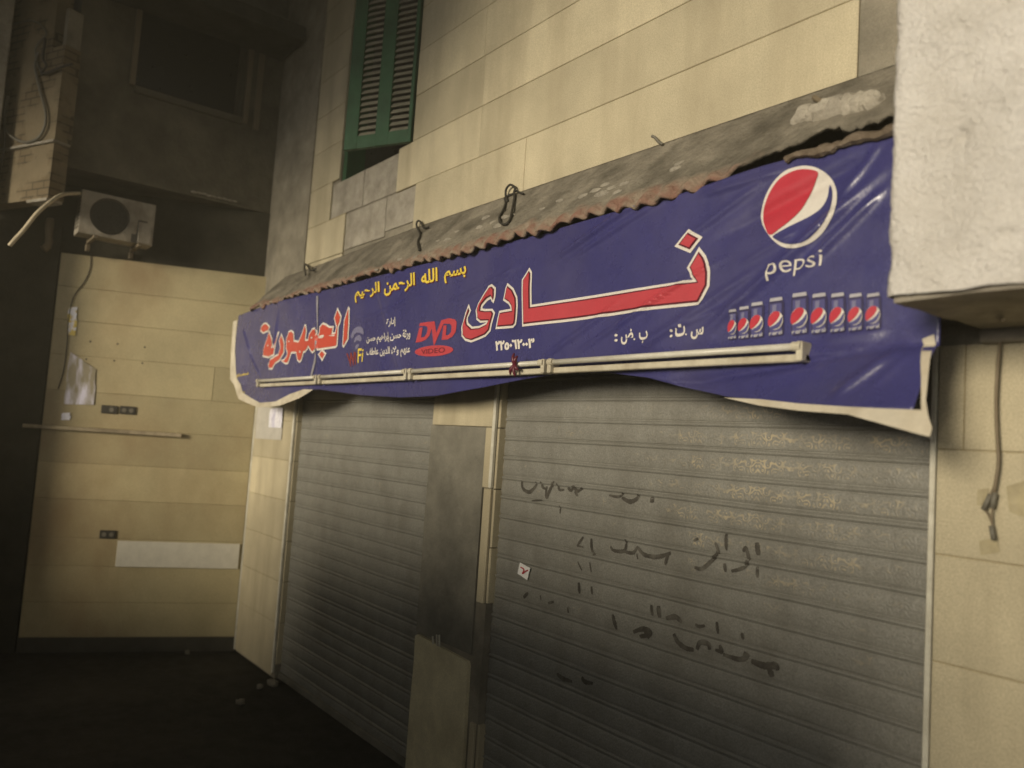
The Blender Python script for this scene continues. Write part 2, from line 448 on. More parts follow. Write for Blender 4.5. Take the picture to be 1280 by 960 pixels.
# pale patch where tiles fell away
bm = NB()
for (x0, x1, z0, z1) in ((xD + .01, -5.98, 4.09, 4.40), (-5.97, xE - .01, 4.09, 4.40), (xA + .01, -5.55, 3.76, 4.075), (-5.54, xB - .01, 3.80, 4.075)):
    box(bm, x0, x1, .008 + random.uniform(0, .004), .0195, z0, z1, bev=.003)
bmesh.ops.subdivide_edges(bm, edges=bm.edges, cuts=6, use_grid_fill=True)
for v in bm.verts: v.co.y += (fbm(v.co.x * 9, v.co.z * 9) - .5) * .012 if v.co.y < .015 else 0
obj('bare_patch', bm, M['cement_pale'], shop)
# grey rendered corner strip at the far end and at the near end
bm = NB(); box(bm, -8.055, -7.055, -.012, .019, 3.45, 7.5, bev=.004)
obj('corner_pillar', bm, M['cement'], shop)
bm = NB(); box(bm, TX + .005, 0.5, .002, .019, 3.70, 7.5)
obj('render_strip', bm, M['cement'], shop)

# lower cladding
def low_rows(x_splits, zl, zmax):
    out = []
    for a, b_ in zip(zl, zl[1:]):
        out.append((a, min(b_, zmax), [(x0, x1) for x0, x1 in zip(x_splits, x_splits[1:])]))
    return out
ZL = [0.02, .12, .483, .846, 1.207, 1.565, 1.926, 2.287, 2.65]
bm = NB(); panels(bm, low_rows([JR + .012, .35, 1.6, 3.1], ZL[:-1], 2.65) + low_rows([JR + .012, onY(1206, 470).x, .35, 1.6, 3.1], ZL[-2:], 2.65))
obj('near_tile_cladding', bm, M['tile'], shop); grout(JR + .014, 3.1, .03, 2.645)
bm = NB(); panels(bm, low_rows([-7.955, -7.0], [0.02] + ZL[2:], 2.65))
obj('pilaster_cladding', bm, M['tile'], shop); grout(-7.95, -7.01, .03, 2.645)
# white edge beads at the jambs
def bead(x, z0, z1, w=.022):
    bm = NB(); n = 14
    for i in range(1):
        box(bm, x - w / 2, x + w / 2, -.006, .018, z0, z1, bev=.004)
    obj('edge_trim', bm, M['trim'], shop, smooth=False)
bead(-7.966, .02, 2.65); bead(-6.985, .05, 2.65, .028); bead(-3.914, 1.935, 2.68, .026); bead(JR, .02, 2.65, .02)
# reveal (return) tiles in the jambs
bm = NB()
for z0, z1 in ((2.30, 2.60), (1.93, 2.30), (1.58, 1.93), (1.25, 1.58), (.02, .55)):
    box(bm, JL - .004, JL + .016, .0195 + random.uniform(0, .003), .098, z0 + .003, z1 - .003, bev=.003)
for z0, z1 in zip(ZL[1:], ZL[2:]):
    box(bm, KL - .012, KL + .012, .0195 + random.uniform(0, .003), .098, z0 + .003, z1 - .003, bev=.003)
obj('reveal_tile', bm, M['tile'], shop)
# middle pier panels
bm = NB(); box(bm, -4.615, -3.935, 0.0, .0195, 2.305, 2.66, bev=.003)
for zx, zz in ((-4.44, 2.47), (-4.2, 2.44), (-4.0, 2.40)):
    pass
obj('pier_tile', bm, M['tile'], shop)
bm = NB()
box(bm, -3.995, -3.93, .0, .0195, 1.935, 2.30, bev=.003)
box(bm, -3.975, -3.905, .0, .0195, 1.25, 1.93, bev=.004)
box(bm, -3.955, -3.905, .0, .0195, .02, .55, bev=.004)
obj('pier_strip_tile', bm, M['tile'], shop)
bm = NB()
box(bm, -4.635, -4.0, .006, .0195, .93, 2.30)
bmesh.ops.subdivide_edges(bm, edges=bm.edges, cuts=14, use_grid_fill=True)
for v in bm.verts:
    if v.co.y < .01: v.co.y += (fbm(v.co.x * 6, v.co.z * 6) - .5) * .008
obj('cement_panel', bm, M['cement_dark'], shop)
bm = NB()
pts = [(-4.63, .03), (-4.0, .03), (-3.995, .35), (-4.008, .86), (-4.02, .885), (-4.3, .90), (-4.605, .915), (-4.63, .90), (-4.622, .75), (-4.63, .5)]
vf = [bm.verts.new((x, -.004, z)) for x, z in pts]
f = bm.faces.new(vf)
r = bmesh.ops.extrude_face_region(bm, geom=[f])
bmesh.ops.translate(bm, verts=[v for v in r['geom'] if isinstance(v, bmesh.types.BMVert)], vec=(0, .0235, 0))
bmesh.ops.recalc_face_normals(bm, faces=bm.faces)
obj('loose_tile_panel', bm, M['loose_tile'], shop)
bm = NB()
for k, (dx, h) in enumerate(((0, .05), (.045, .07), (.075, .075))):
    tube(bm, [(-4.40 + dx, -.006, .90), (-4.40 + dx, -.014, .90 + h)], .006, 6)
obj('anchor_pin', bm, M['trim'], shop)

# roller shutters
def prof(z):
    t = ((z - SH_Z0) / PITCH) % 1.0
    if t < .70: return -.0035 * math.sin(math.pi * t / .70)
    if t < .77: return .003
    if t < .94: return -.011 * math.sin(math.pi * (t - .77) / .17) * .65
    return .005
TS = [0.0, .03, .12, .24, .36, .48, .6, .67, .70, .71, .765, .775, .80, .83, .86, .89, .92, .935, .945, .99]
def roller(x0, x1, name='roller_shutter'):
    bm = NB()
    nx = int((x1 - x0) / .05)
    zl = []
    k = 0
    while SH_Z0 + k * PITCH < HEAD - .01:
        zl += [SH_Z0 + (k + t) * PITCH for t in TS if SH_Z0 + (k + t) * PITCH < HEAD + .05]
        k += 1
    grid = []
    for z in zl:
        row = []
        for i in range(nx + 1):
            x = x0 + (x1 - x0) * i / nx
            dent = (fbm(x * 2.0, z * 2.2) - .5) * .004
            row.append(bm.verts.new((x, SH_Y + prof(z) + dent, z + (vn(x * 1.3 + math.floor((z - SH_Z0) / PITCH) * 3.1) - .5) * .006)))
        grid.append(row)
    for a, b_ in zip(grid, grid[1:]):
        for i in range(nx):
            bm.faces.new((a[i], a[i + 1], b_[i + 1], b_[i]))
    bmesh.ops.recalc_face_normals(bm, faces=bm.faces)
    o = obj(name, bm, M['shutter'], shop, smooth=True)
    bm = NB(); box(bm, x0 + .01, x1 - .01, .045, .10, .004, .06, bev=.005)
    obj('bottom_rail', bm, M['cement_dark'], o)
    return o
sh_near = roller(JL + .004, JR - .004)
sh_far = roller(KL + .014, KR - .002)
def shutter_surf(x, z): return SH_Y + prof(z) + (fbm(x * 2.0, z * 2.2) - .5) * .004

# worn paint writing on the near shutter
strokes = [  # (pixel polyline, width px)
 ([(652,601),(655,611),(663,615),(670,608),(671,602)],4), ([(677,602),(679,609),(684,611)],3), ([(684,608),(684,622),(690,608),(693,602)],4), ([(697,604),(700,612),(706,612)],3), ([(710,609),(714,613),(718,609),(722,614),(729,610)],4), ([(719,614),(723,620)],3),
 ([(762,619),(774,621),(780,616)],3), ([(778,622),(788,627),(796,624),(799,618)],5), ([(813,625),(818,625)],6), ([(666,626),(678,625)],2), ([(701,632),(701,642)],2),
 ([(722,683),(730,671)],3), ([(722,682),(730,684)],2), ([(740,673),(741,688),(744,694)],4),
 ([(764,683),(768,688),(780,689),(783,684),(783,674)],4), ([(780,689),(792,691),(798,683)],4), ([(798,684),(806,693),(820,696),(832,694),(839,691)],5), ([(836,693),(832,706)],4), ([(797,692),(798,699)],2),
 ([(868,676),(874,673)],3), ([(895,678),(898,690),(888,703),(878,711),(869,709)],5), ([(908,667),(909,688)],4), ([(930,690),(933,685),(936,697),(931,709),(915,714)],5), ([(906,704),(908,715)],4), ([(947,678),(949,694)],6), ([(947,708),(948,722)],4),
 ([(724,728),(725,742)],4), ([(740,733),(741,743)],3), ([(655,747),(661,741)],4), ([(676,744),(677,750)],2), ([(686,754),(693,752)],3), ([(710,759),(711,766)],3), ([(723,702),(728,713)],2), ([(738,703),(740,715)],2),
 ([(766,768),(769,778),(771,787)],5), ([(815,756),(816,770)],4), ([(824,757),(825,772)],6), ([(833,773),(845,771),(853,778)],6), ([(870,780),(874,783),(882,782)],4), ([(897,777),(898,792)],4), ([(927,795),(931,795)],7),
 ([(792,790),(806,786),(814,792),(800,796)],6), ([(806,786),(812,798)],5), ([(843,792),(848,802),(858,810),(868,812)],6), ([(872,812),(876,803),(886,805),(888,812)],6), ([(900,806),(903,814),(895,812)],5), ([(905,818),(925,824),(935,820),(930,816)],6), ([(940,826),(956,832),(970,832),(973,838)],8), ([(962,834),(966,846)],7),
 ([(697,842),(704,848),(716,852)],5), ([(728,846),(732,852),(742,854)],5)]
bm = NB()
for pl, w in strokes:
    P = catmull([(onY(x, y, SH_Y).x, 0, onY(x, y, SH_Y).z) for x, y in pl], 10)
    mid = pl[len(pl) // 2]
    hw = w * .62 * abs(onY(mid[0], mid[1] + 1, SH_Y).z - onY(mid[0], mid[1], SH_Y).z)
    prevs = None
    for i, p in enumerate(P):
        t = (P[min(i + 1, len(P) - 1)] - P[max(i - 1, 0)])
        t = t.normalized() if t.length > 1e-6 else Vector((1, 0, 0))
        nrm = Vector((-t.z, 0, t.x))
        e = hw * (.55 + .45 * math.sin(math.pi * min(1, (i + .5) / len(P))) + .25 * (hn(i * 3.3 + w) - .5))
        rowv = []
        for k in range(5):
            q = p + nrm * e * (k - 2) / 2
            rowv.append(bm.verts.new((q.x, shutter_surf(q.x, q.z) - .0022, q.z)))
        if prevs:
            for k in range(4): bm.faces.new((prevs[k], prevs[k + 1], rowv[k + 1], rowv[k]))
        prevs = rowv
bmesh.ops.recalc_face_normals(bm, faces=bm.faces)
o = obj('painted_writing', bm, M['graffiti'], sh_near)
o['label'] = 'worn hand painted black writing in several lines'

# green louvred window
bm = NB(); box(bm, WX0, WX1, .20, .29, WZ0 + .002, WZ1 - .002)
win = obj('window', bm, M['dark_glass'], shop)
bm = NB()
box(bm, WX0 + .002, WX0 + .07, .03, .199, WZ0 + .003, WZ1); box(bm, WX1 - .05, WX1 - .002, .06, .199, WZ0 + .003, WZ1)
box(bm, WX0 + .071, WX1 - .051, .10, .199, WZ0 + .004, WZ0 + .05); box(bm, WX0 + .071, WX1 - .051, .10, .199, WZ1 - .08, WZ1 - .004)
obj('window_jamb', bm, M['green'], win)
la = R(25.5)
ld = Vector((-math.cos(la), -math.sin(la), 0)); ln = Vector((math.sin(la), -math.cos(la), 0))
lh = Vector((WX1 - .01, -.004, 0))
pe = onP(431, 190, lh, ln); LWD = (pe - lh).dot(ld)
LZ0, LZ1 = 4.425, 6.40
def LF(a, b_, c): return lh + ld * a + ln * b_ + Vector((0, 0, c))
bm = NB()
w = LWD
st = [(0, .05 * w), (.33 * w, .53 * w), (.80 * w, w)]
for a, b_ in st: box(bm, a, b_, -.02, .02, LZ0, LZ1, LF, .003)
for a, b_ in ((.05 * w, .33 * w), (.53 * w, .80 * w)):
    box(bm, a + .0005, b_ - .0005, -.018, .018, LZ0, LZ0 + .10, LF); box(bm, a + .0005, b_ - .0005, -.018, .018, LZ1 - .1, LZ1, LF)
leaf = obj('shutter_leaf', bm, M['green'], shop)
for a, b_ in ((.05 * w, .33 * w), (.53 * w, .80 * w)):
    bm = NB()
    z = LZ0 + .115
    while z < LZ1 - .13:
        def SL(p, q, c, z=z): return LF(p, q * .8 + c * .55, z + c * .8 - q * .55)
        box(bm, a + .001, b_ - .001, -.005, .005, -.022, .022, lambda p, q, c, z=z: LF(p, q - c * .55, z + c * .85), 0)
        z += .049
    obj('louvre_slats', bm, M['louvre'], leaf)

# corrugated canopy covered in cement, broken at the near end
CN = Vector((0, -.78, .63))
def canopy_vmax(x):
    v = 1.0 + (vn(x * 4.1) - .5) * .09 + (vn(x * 17) - .5) * .06 - .10 * sst(.72, .85, vn(x * 3.3 + 11))
    b = sst(-2.15, -1.62, x); v -= b * (.30 + (fbm(x * 9, 2.2) - .5) * .22 + (vn(x * 41) - .5) * .05)
    return v
def canopy_pt(x, v, up=0.0):
    amp = .014 * sst(.80, .93, v)
    h = amp * math.sin(2 * math.pi * x / .118) + ((fbm(x * 5, v * 3) - .5) * .022 * (1 - sst(.6, .95, v)) + (fbm(x * 18, v * 9) - .5) * .012) * sst(0, .3, v)
    sag = -.05 * sst(-4.6, -7.2, x) * (1 - v * .6)
    return Vector((x, -.335 * v, 3.735 - .415 * v + sag)) + CN * (h + up)
bm = NB()
NX, NV = 760, 22
x0c, x1c = -7.46, -1.18
g1 = [[bm.verts.new(canopy_pt(x0c + (x1c - x0c) * i / NX, canopy_vmax(x0c + (x1c - x0c) * i / NX) * j / NV)) for j in range(NV + 1)] for i in range(NX + 1)]
for i in range(NX):
    for j in range(NV):
        bm.faces.new((g1[i][j], g1[i + 1][j], g1[i + 1][j + 1], g1[i][j + 1]))
bmesh.ops.recalc_face_normals(bm, faces=bm.faces)
cano = obj('canopy', bm, M['canopy'], shop, smooth=True)
sm = cano.modifiers.new('thickness', 'SOLIDIFY'); sm.thickness = .018; sm.offset = 0
# lumps of broken mortar
def lump(bm, c, s, seed, sub=3):
    r = bmesh.ops.create_icosphere(bm, subdivisions=sub, radius=1.0)
    for v in r['verts']:
        d = v.co.copy()
        k = .72 + .55 * fbm(d.x * 1.7 + seed, d.y * 1.7 + d.z * 2.3 + seed * 1.3)
        v.co = Vector((c[0] + d.x * s[0] * k, c[1] + d.y * s[1] * k, c[2] + d.z * s[2] * k))
bm = NB()
for k in range(7):
    t = k / 6
    p = onP(1008 + 82 * t, 149 - 19 * t, Vector((0, 0, 3.735)), CN)
    lump(bm, p, (.055 + .025 * hn(k), .05, .045 + .02 * hn(k + 9)), k * 2.1)
o = obj('mortar_lump', bm, M['cement_pale'], cano)
bm = NB()
for k, (px, py, s) in enumerate(((560,300,.02),(572,290,.014),(608,273,.022),(617,279,.018),(632,272,.02),(745,240,.024),(765,236,.018),(780,231,.018),(548,302,.015),(600,285,.02),(624,283,.024),(640,270,.016),(730,246,.02),(752,244,.026),(757,232,.018),(772,241,.016),(536,318,.014),(520,322,.016),(850,205,.016),(845,212,.02),(678,262,.014),(700,252,.018),(500,325,.018),(470,338,.016))):
    p = onP(px, py, Vector((0, 0, 3.735)) + CN * .004, CN)
    lump(bm, p, (s * 2.0, s * .8, s * .8), k * 1.7, 3)
obj('mortar_crumb', bm, M['crumb'], cano)

# white plastered balcony box
bm = NB()
BX0, BX1, BY0, BZ0, BZ1 = -1.165, 1.3, -.65, 2.70, 4.6
nx, nz = 150, 116
def bface(u, v, fn): return fn(u, v)
def edge_j(z): return (fbm(z * 14, 3.3) - .5) * .02
gr = []
for j in range(nz + 1):
    z = BZ0 + (BZ1 - BZ0) * j / nz
    row = []
    for i in range(nx + 1):
        x = BX0 + (BX1 - BX0) * (i / nx) 
        xx = x + (edge_j(z) if i == 0 else 0)
        y = BY0 + (fbm(x * 7, z * 7) - .5) * .024 + (fbm(x * 23, z * 23) - .5) * .012 + (fbm(x * 60, z * 60) - .5) * .006
        if i == 0: y += .012
        zz = z + ((fbm(x * 13, 8.8) - .5) * .012 if j == 0 else 0)
        row.append(bm.verts.new((xx, y, zz)))
    gr.append(row)
for a, b_ in zip(gr, gr[1:]):
    for i in range(nx): bm.faces.new((a[i], a[i + 1], b_[i + 1], b_[i]))
# chips gouged into the plaster
back = {}
def backv(v): return bm.verts.new((v.co.x, 0.0 - .002, v.co.z))
lft = [r_[0] for r_ in gr]; lb = [backv(v) for v in lft]
for k in range(nz): bm.faces.new((lft[k], lft[k + 1], lb[k + 1], lb[k]))
rgt = [r_[-1] for r_ in gr]; rb = [backv(v) for v in rgt]
for k in range(nz): bm.faces.new((rgt[k], rb[k], rb[k + 1], rgt[k + 1]))
bmesh.ops.recalc_face_normals(bm, faces=bm.faces)
for (px, py, rx, rz, dp) in ((1197,172,.030,.012,.022),(1213,90,.018,.012,.018),(1258,293,.022,.009,.02),(1203,355,.012,.01,.012),(1205,165,.02,.008,.02)) + tuple((1128 + 150 * hn(q * 1.3), 8 + 345 * hn(q * 2.9 + 1), .006 + .010 * hn(q * 5.1), .004 + .006 * hn(q * 7.7), .006 + .010 * hn(q * 3.3)) for q in range(26)):
    p = onY(px, py, BY0)
    for r_ in gr:
        for v in r_[1:]:
            a = (v.co.x - p.x); c = (v.co.z - p.z)
            a, c = a * .85 + c * .5, c * .85 - a * .5
            q = (a / rx) ** 2 + (c / rz) ** 2
            if q < 4: v.co.y += dp * math.exp(-q)
bal = obj('balcony', bm, M['white_plaster'], shop, smooth=True)
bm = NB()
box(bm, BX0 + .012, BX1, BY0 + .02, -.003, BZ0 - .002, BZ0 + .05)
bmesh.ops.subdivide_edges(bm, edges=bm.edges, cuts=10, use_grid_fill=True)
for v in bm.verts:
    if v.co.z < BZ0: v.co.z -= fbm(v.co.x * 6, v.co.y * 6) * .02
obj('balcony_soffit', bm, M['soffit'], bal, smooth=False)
# stepped bracket under the balcony where it meets the wall
bm = NB(); box(bm, -1.16, 1.3, -.05, -.003, 2.645, 2.69, bev=.008)
obj('balcony_bracket', bm, M['soffit'], bal)

# ------------------------------------------------------------------ left building: overhang, back wall
lb_ = empty('overhanging_house', (-9, -1, 0), 'dark sooty house jutting out over the tiled side wall, with an unlit window', 'house')
OX = -8.06
wy0, wy1, wz0, wz1 = -1.40, -.38, 5.33, 6.2
bm = NB()
box(bm, -9.6, OX, -1.9, wy0, 4.42, 7.6); box(bm, -9.6, OX - .002, wy1, .28, 4.42, 7.6)
box(bm, -9.6, OX, wy0, wy1, 4.42, wz0); box(bm, -9.6, OX, wy0, wy1, wz1, 7.6)
obj('upper_wall', bm, M['dark_plaster'], lb_)
bm = NB(); box(bm, -.05, 6.5, -.40, -.05, 0, 4.418, lambda a, b_, c: TW(a, b_, c))
obj('lower_wall', bm, M['soot'], lb_)
bm = NB(); box(bm, -8.42, -8.36, wy0 + .001, wy1 - .001, wz0, wz1)
lw = obj('window', bm, M['dark_glass'], lb_)
bm = NB()
box(bm, OX - .05, OX + .03, wy0 - .05, wy0, wz0 - .01, wz1, bev=.004)
box(bm, OX - .05, OX + .03, wy1, wy1 + .05, wz0 - .05, wz1, bev=.004)
box(bm, OX - .05, OX + .02, wy1 + .11, wy1 + .17, wz0 - .08, wz1, bev=.004)
obj('window_jamb', bm, M['cable_brown'], lw)
bm = NB(); box(bm, OX - .1, OX + .03, wy0, wy1, wz0 - .07, wz0 - .003, bev=.006)
obj('window_sill', bm, M['dark_plaster'], lw)
bm = NB(); box(bm, OX, OX + .6, -2.7, -.03, 6.05, 6.2, bev=.01)
obj('balcony_slab', bm, M['soot'], lb_)
bm = NB()
for k in range(9):
    lump(bm, (OX + .012, -.78 + .05 * k, 4.455 + .012 * hn(k * 7)), (.02, .03, .012), k, 2)
obj('broken_edge', bm, M['cement_pale'], lb_)

# ------------------------------------------------------------------ tiled side wall
tw = empty('tiled_wall', TW(1, -.02, 0), 'low side wall clad in glossy cream tile courses, standing beneath the air conditioner', 'wall')
TZT = 3.75
bm = NB(); box(bm, .0, 1.9, -.048, -.021, 0, TZT - .01, TW)
obj('wall_core', bm, M['cement'], tw)
bm = NB(); box(bm, .003, 1.895, -.0205, -.0045, .01, TZT - .012, TW); obj('grout', bm, M['grout'], tw)
zc = [.14, .46, .80, 1.06, 1.42, 1.76, 2.10, 2.44, 2.78, 3.11, 3.43, TZT]
bm = NB()
rowsT = [(a, b_, ([(.004, 1.895)] if k != 7 else [(.004, .42), (.42, 1.895)])) for k, (a, b_) in enumerate(zip(zc, zc[1:]))]
panels(bm, rowsT, 0.0, -.02, lambda a, b_, c: TW(a, -b_ - .0 if False else (0.0 if b_ > -.01 else -.02) + (b_ if b_ > -.01 else 0), c), .003)
bmesh.ops.recalc_face_normals(bm, faces=bm.faces)
obj('tile_cladding', bm, M['tile_side'], tw)
bm = NB(); box(bm, .0, 1.9, -.02, .006, .0, .135, TW)
obj('skirting', bm, M['skirting'], tw)
bm = NB()
for px, py in ((113,427),(147,430),(181,434),(108,449),(143,451),(178,454)):
    s, z = tws(px, py)
    ring = [bm.verts.new(TW(s + .009 * math.cos(k * math.pi / 4), .0025, z + .009 * math.sin(k * math.pi / 4))) for k in range(8)]
    bm.faces.new(ring)
obj('drill_hole', bm, M['socket'], tw)

bm = NB(); box(bm, 1.91, 6.5, -.045, .012, 0, 4.0, TW)
bmesh.ops.subdivide_edges(bm, edges=bm.edges, cuts=5, use_grid_fill=True)
tag(obj('dark_wall', bm, M['soot'], base=TW(3, 0, 0)), 'blackened plain wall at the far left, continuing the tiled side wall', 'wall')  # side wall runs on here; its shade is put into the colour

# ------------------------------------------------------------------ brick house wall at the far left
bp = onX(72, 140, -7.9)
BD = Vector((-.906, -.42, 0)); BN = Vector((.42, -.906, 0))
def BW(s, off, z): return Vector((bp.x, bp.y, 0)) + BD * s + BN * off + Vector((0, 0, z))
bz0 = onP(23, 252, Vector((bp.x, bp.y, 0)), BN).z; bz1 = onP(70, 60, Vector((bp.x, bp.y, 0)), BN).z
bzm = onP(40, 182, Vector((bp.x, bp.y, 0)), BN).z
bk = empty('brick_house', BW(.6, -.3, 0), 'narrow house front at the far left with brown brick showing through patchy plaster', 'house')
bm = NB()
uvl = bm.loops.layers.uv.new('UVMap')
def bbox_uv(s0, s1, o0, o1, z0, z1):
    fs = box(bm, s0, s1, o0, o1, z0, z1, BW)
    for f in fs:
        for l in f.loops:
            d = l.vert.co - Vector((bp.x, bp.y, 0))
            l[uvl].uv = (d.dot(BD) + d.dot(BN) * .5, d.z)
bbox_uv(0, 1.6, -.14, 0, bz0, bzm - .012)
bbox_uv(-.02, 1.6, -.14, .012, bzm, bz1)
bbox_uv(.17, 1.6, -.14, .010, bz1 + .001, 6.9)
obj('brick_wall', bm, M['brickish'], bk)
bm = NB(); box(bm, -.03, 1.6, -.13, .03, bzm - .012, bzm + .012, BW, .004); box(bm, -.01, .28, -.13, .02, bz0 - .03, bz0 - .002, BW, .006)
obj('plaster_ledge', bm, M['cement_pale'], bk)
bm = NB(); box(bm, -.02, .03, -.13, .008, bz1 + .002, bz1 + .34, BW, .004)
obj('plaster_upright', bm, M['cement'], bk)

# coiled cables on the brick
def cable(name, pts, r, mt, label, cat='cable', group=None, parent=None, k=8, n=6):
    bm = NB(); P = catmull(pts, k); tube(bm, P, r, n)
    o = obj(name, bm, mt, parent, smooth=True, base=None if parent else P[0])
    if not parent: tag(o, label, cat, group)
    return o
def bwp(px, py, off): return onP(px, py, Vector((bp.x, bp.y, 0)) + BN * off, BN)
loop = [(10,120),(5,150),(9,165),(20,174),(34,178),(48,172),(56,158),(57,140),(52,120),(47,100),(44,82),(48,65)]
cable('coiled_cable', [bwp(x, y, .04) for x, y in loop], .013, M['cable_grey'], 'thick grey cable hanging in a loose loop on the brick house front')
cable('drooping_cable', [bwp(x, y, .07) for x, y in ((2,85),(6,110),(4,140),(6,170),(5,190),(1,205),(-4,225))], .009, M['wire'], 'thin black cable drooping down the far left edge of the brick house front')
cable('tied_cable', [bwp(x, y, .05) for x, y in ((57,48),(54,72),(58,82),(52,92),(62,90),(76,84),(90,80))], .012, M['wire'], 'black knotted cable strung from the brick house front towards the dark house')
cable('loose_cable', [bwp(x, y, .03) for x, y in ((18,30),(35,26),(50,30),(58,42),(50,52),(44,62),(47,80),(51,90))], .008, M['cable_grey'], 'thin grey cable curling at the top of the brick house front')

# pale wall edge at the extreme left
pp = CAM + ray(13, 55) * 7.2
bm = NB(); 
e2 = Vector((pp.x - CAM.x, pp.y - CAM.y, 0)).normalized(); e1 = Vector((-e2.y, e2.x, 0)); e2 = (e2 + e1 * .15).normalized()
box(bm, 0, .5, 0, .35, 0, 7, lambda a, b_, c: Vector((pp.x, pp.y, 0)) + e1 * a + e2 * b_ + Vector((0, 0, c)), .01)
tag(obj('concrete_pillar', bm, M['cement_pale'], base=(pp.x, pp.y, 0)), 'pale concrete pillar just showing at the top left edge', 'pillar')

# ------------------------------------------------------------------ air conditioner
AX = -8.14
aTL, aTR, aBL, aBR = onX(106, 236, AX), onX(196, 258, AX), onX(95, 289, AX), onX(189, 308, AX)
ay0, ay1 = (aTL.y + aBL.y) / 2, (aTR.y + aBR.y) / 2
az1, az0 = (aTL.z + aTR.z) / 2, (aBL.z + aBR.z) / 2
ac = empty('air_conditioner', (AX - .1, (ay0 + ay1) / 2, az0), 'dusty cream air conditioner with a round dark fan, mounted above the tiled side wall', 'air conditioner')
aw, ah = ay1 - ay0, az1 - az0
fc = (ay0 + aw * .39, az0 + ah * .5); fr_ = ah * .43
bm = NB()
# front plate with a circular opening, side walls behind
nn = 40
def sq(th):
    c, s = math.cos(th), math.sin(th)
    ys = ((ay1 - fc[0]) / c if c > 1e-6 else ((ay0 - fc[0]) / c if c < -1e-6 else 1e9))
    zs_ = ((az1 - fc[1]) / s if s > 1e-6 else ((az0 - fc[1]) / s if s < -1e-6 else 1e9))
    k = min(ys, zs_); return (fc[0] + c * k, fc[1] + s * k)
ths = sorted([2 * math.pi * k / nn for k in range(nn)] + [math.atan2(z - fc[1], y - fc[0]) % (2 * math.pi) for y in (ay0, ay1) for z in (az0, az1)])
outer = [bm.verts.new((AX, *sq(t))) for t in ths]
inner = [bm.verts.new((AX + .006, fc[0] + fr_ * math.cos(t), fc[1] + fr_ * math.sin(t))) for t in ths]
inb = [bm.verts.new((AX - .05, fc[0] + fr_ * .97 * math.cos(t), fc[1] + fr_ * .97 * math.sin(t))) for t in ths]
bk_ = [bm.verts.new((AX - .22, *sq(t))) for t in ths]
nT = len(ths)
for k in range(nT):
    q = (k + 1) % nT
    bm.faces.new((outer[k], outer[q], inner[q], inner[k])); bm.faces.new((inner[k], inner[q], inb[q], inb[k])); bm.faces.new((outer[q], outer[k], bk_[k], bk_[q]))
bm.faces.new(bk_)
bmesh.ops.recalc_face_normals(bm, faces=bm.faces)
cas = obj('casing', bm, M['ac'], ac)
bm = NB()
ring = [bm.verts.new((AX - .048, fc[0] + fr_ * .96 * math.cos(t), fc[1] + fr_ * .96 * math.sin(t))) for t in ths]
bm.faces.new(ring)
for r0 in (.25, .45, .65, .85):
    tube(bm, [(AX - .01, fc[0] + fr_ * r0 * math.cos(t * math.pi / 14), fc[1] + fr_ * r0 * math.sin(t * math.pi / 14)) for t in range(29)], .003, 4, False)
for k in range(12):
    t = k * math.pi / 6
    tube(bm, [(AX - .012, fc[0] + fr_ * .12 * math.cos(t), fc[1] + fr_ * .12 * math.sin(t)), (AX - .012, fc[0] + fr_ * .97 * math.cos(t), fc[1] + fr_ * .97 * math.sin(t))], .003, 4, False)
obj('fan_grille', bm, M['ac_dark'], ac)
bm = NB(); box(bm, AX + .001, AX + .012, ay0 + aw * .79, ay1 - aw * .03, az0 + ah * .02, az0 + ah * .52, bev=.003)
obj('service_panel', bm, M['ac'], ac)
bm = NB(); box(bm, AX + .001, AX + .004, ay0 + aw * .70, ay0 + aw * .785, az0 + ah * .0, az0 + ah * .55); box(bm, AX + .001, AX + .006, ay0 + aw * .785, ay1 - aw * .1, az0 + ah * .525, az0 + ah * .56)
obj('cable_slot', bm, M['ac_dark'], ac)
bm = NB()
for k in range(9):
    z = az0 + ah * (.14 + .085 * k)
    box(bm, AX - .19, AX - .03, ay0 - .006, ay0 - .0005, z, z + ah * .03)
obj('side_louvres', bm, M['ac_dark'], ac)
for y in (ay0 + aw * .22, ay0 + aw * .82):
    bm = NB()
    box(bm, AX - .3, AX + .05, y - .018, y + .018, az0 - .035, az0 - .003, bev=.003)
    box(bm, AX - .34, AX - .29, y - .018, y + .018, az0 - .10, az0 - .036, bev=.003)
    obj('mounting_bracket', bm, M['cable_brown'], ac)
cable('pipe', [onX(x, y, AX + dx) for x, y, dx in ((104,242,-.06),(90,242,.05),(76,244,.25),(62,253,.42),(46,267,.5),(30,287,.5),(19,299,.5),(12,307,.5))], .017, M['hose'], None, parent=ac, n=8)
bm = NB()
s0, zq = tws(64, 285)
P = [TW(s0, .06, 4.05), TW(s0, .06, 3.92), TW(s0 - .01, .07, 3.80), TW(s0 + .02, .09, 3.74)]
tube(bm, catmull(P, 4), [.035 + .01 * (hn(k) - .5) for k in range(13)], 8)
tag(obj('drain_pipe', bm, M['cable_brown'], smooth=True, base=P[-1]), 'short rusty pipe stub on the wall left of the air conditioner', 'pipe')

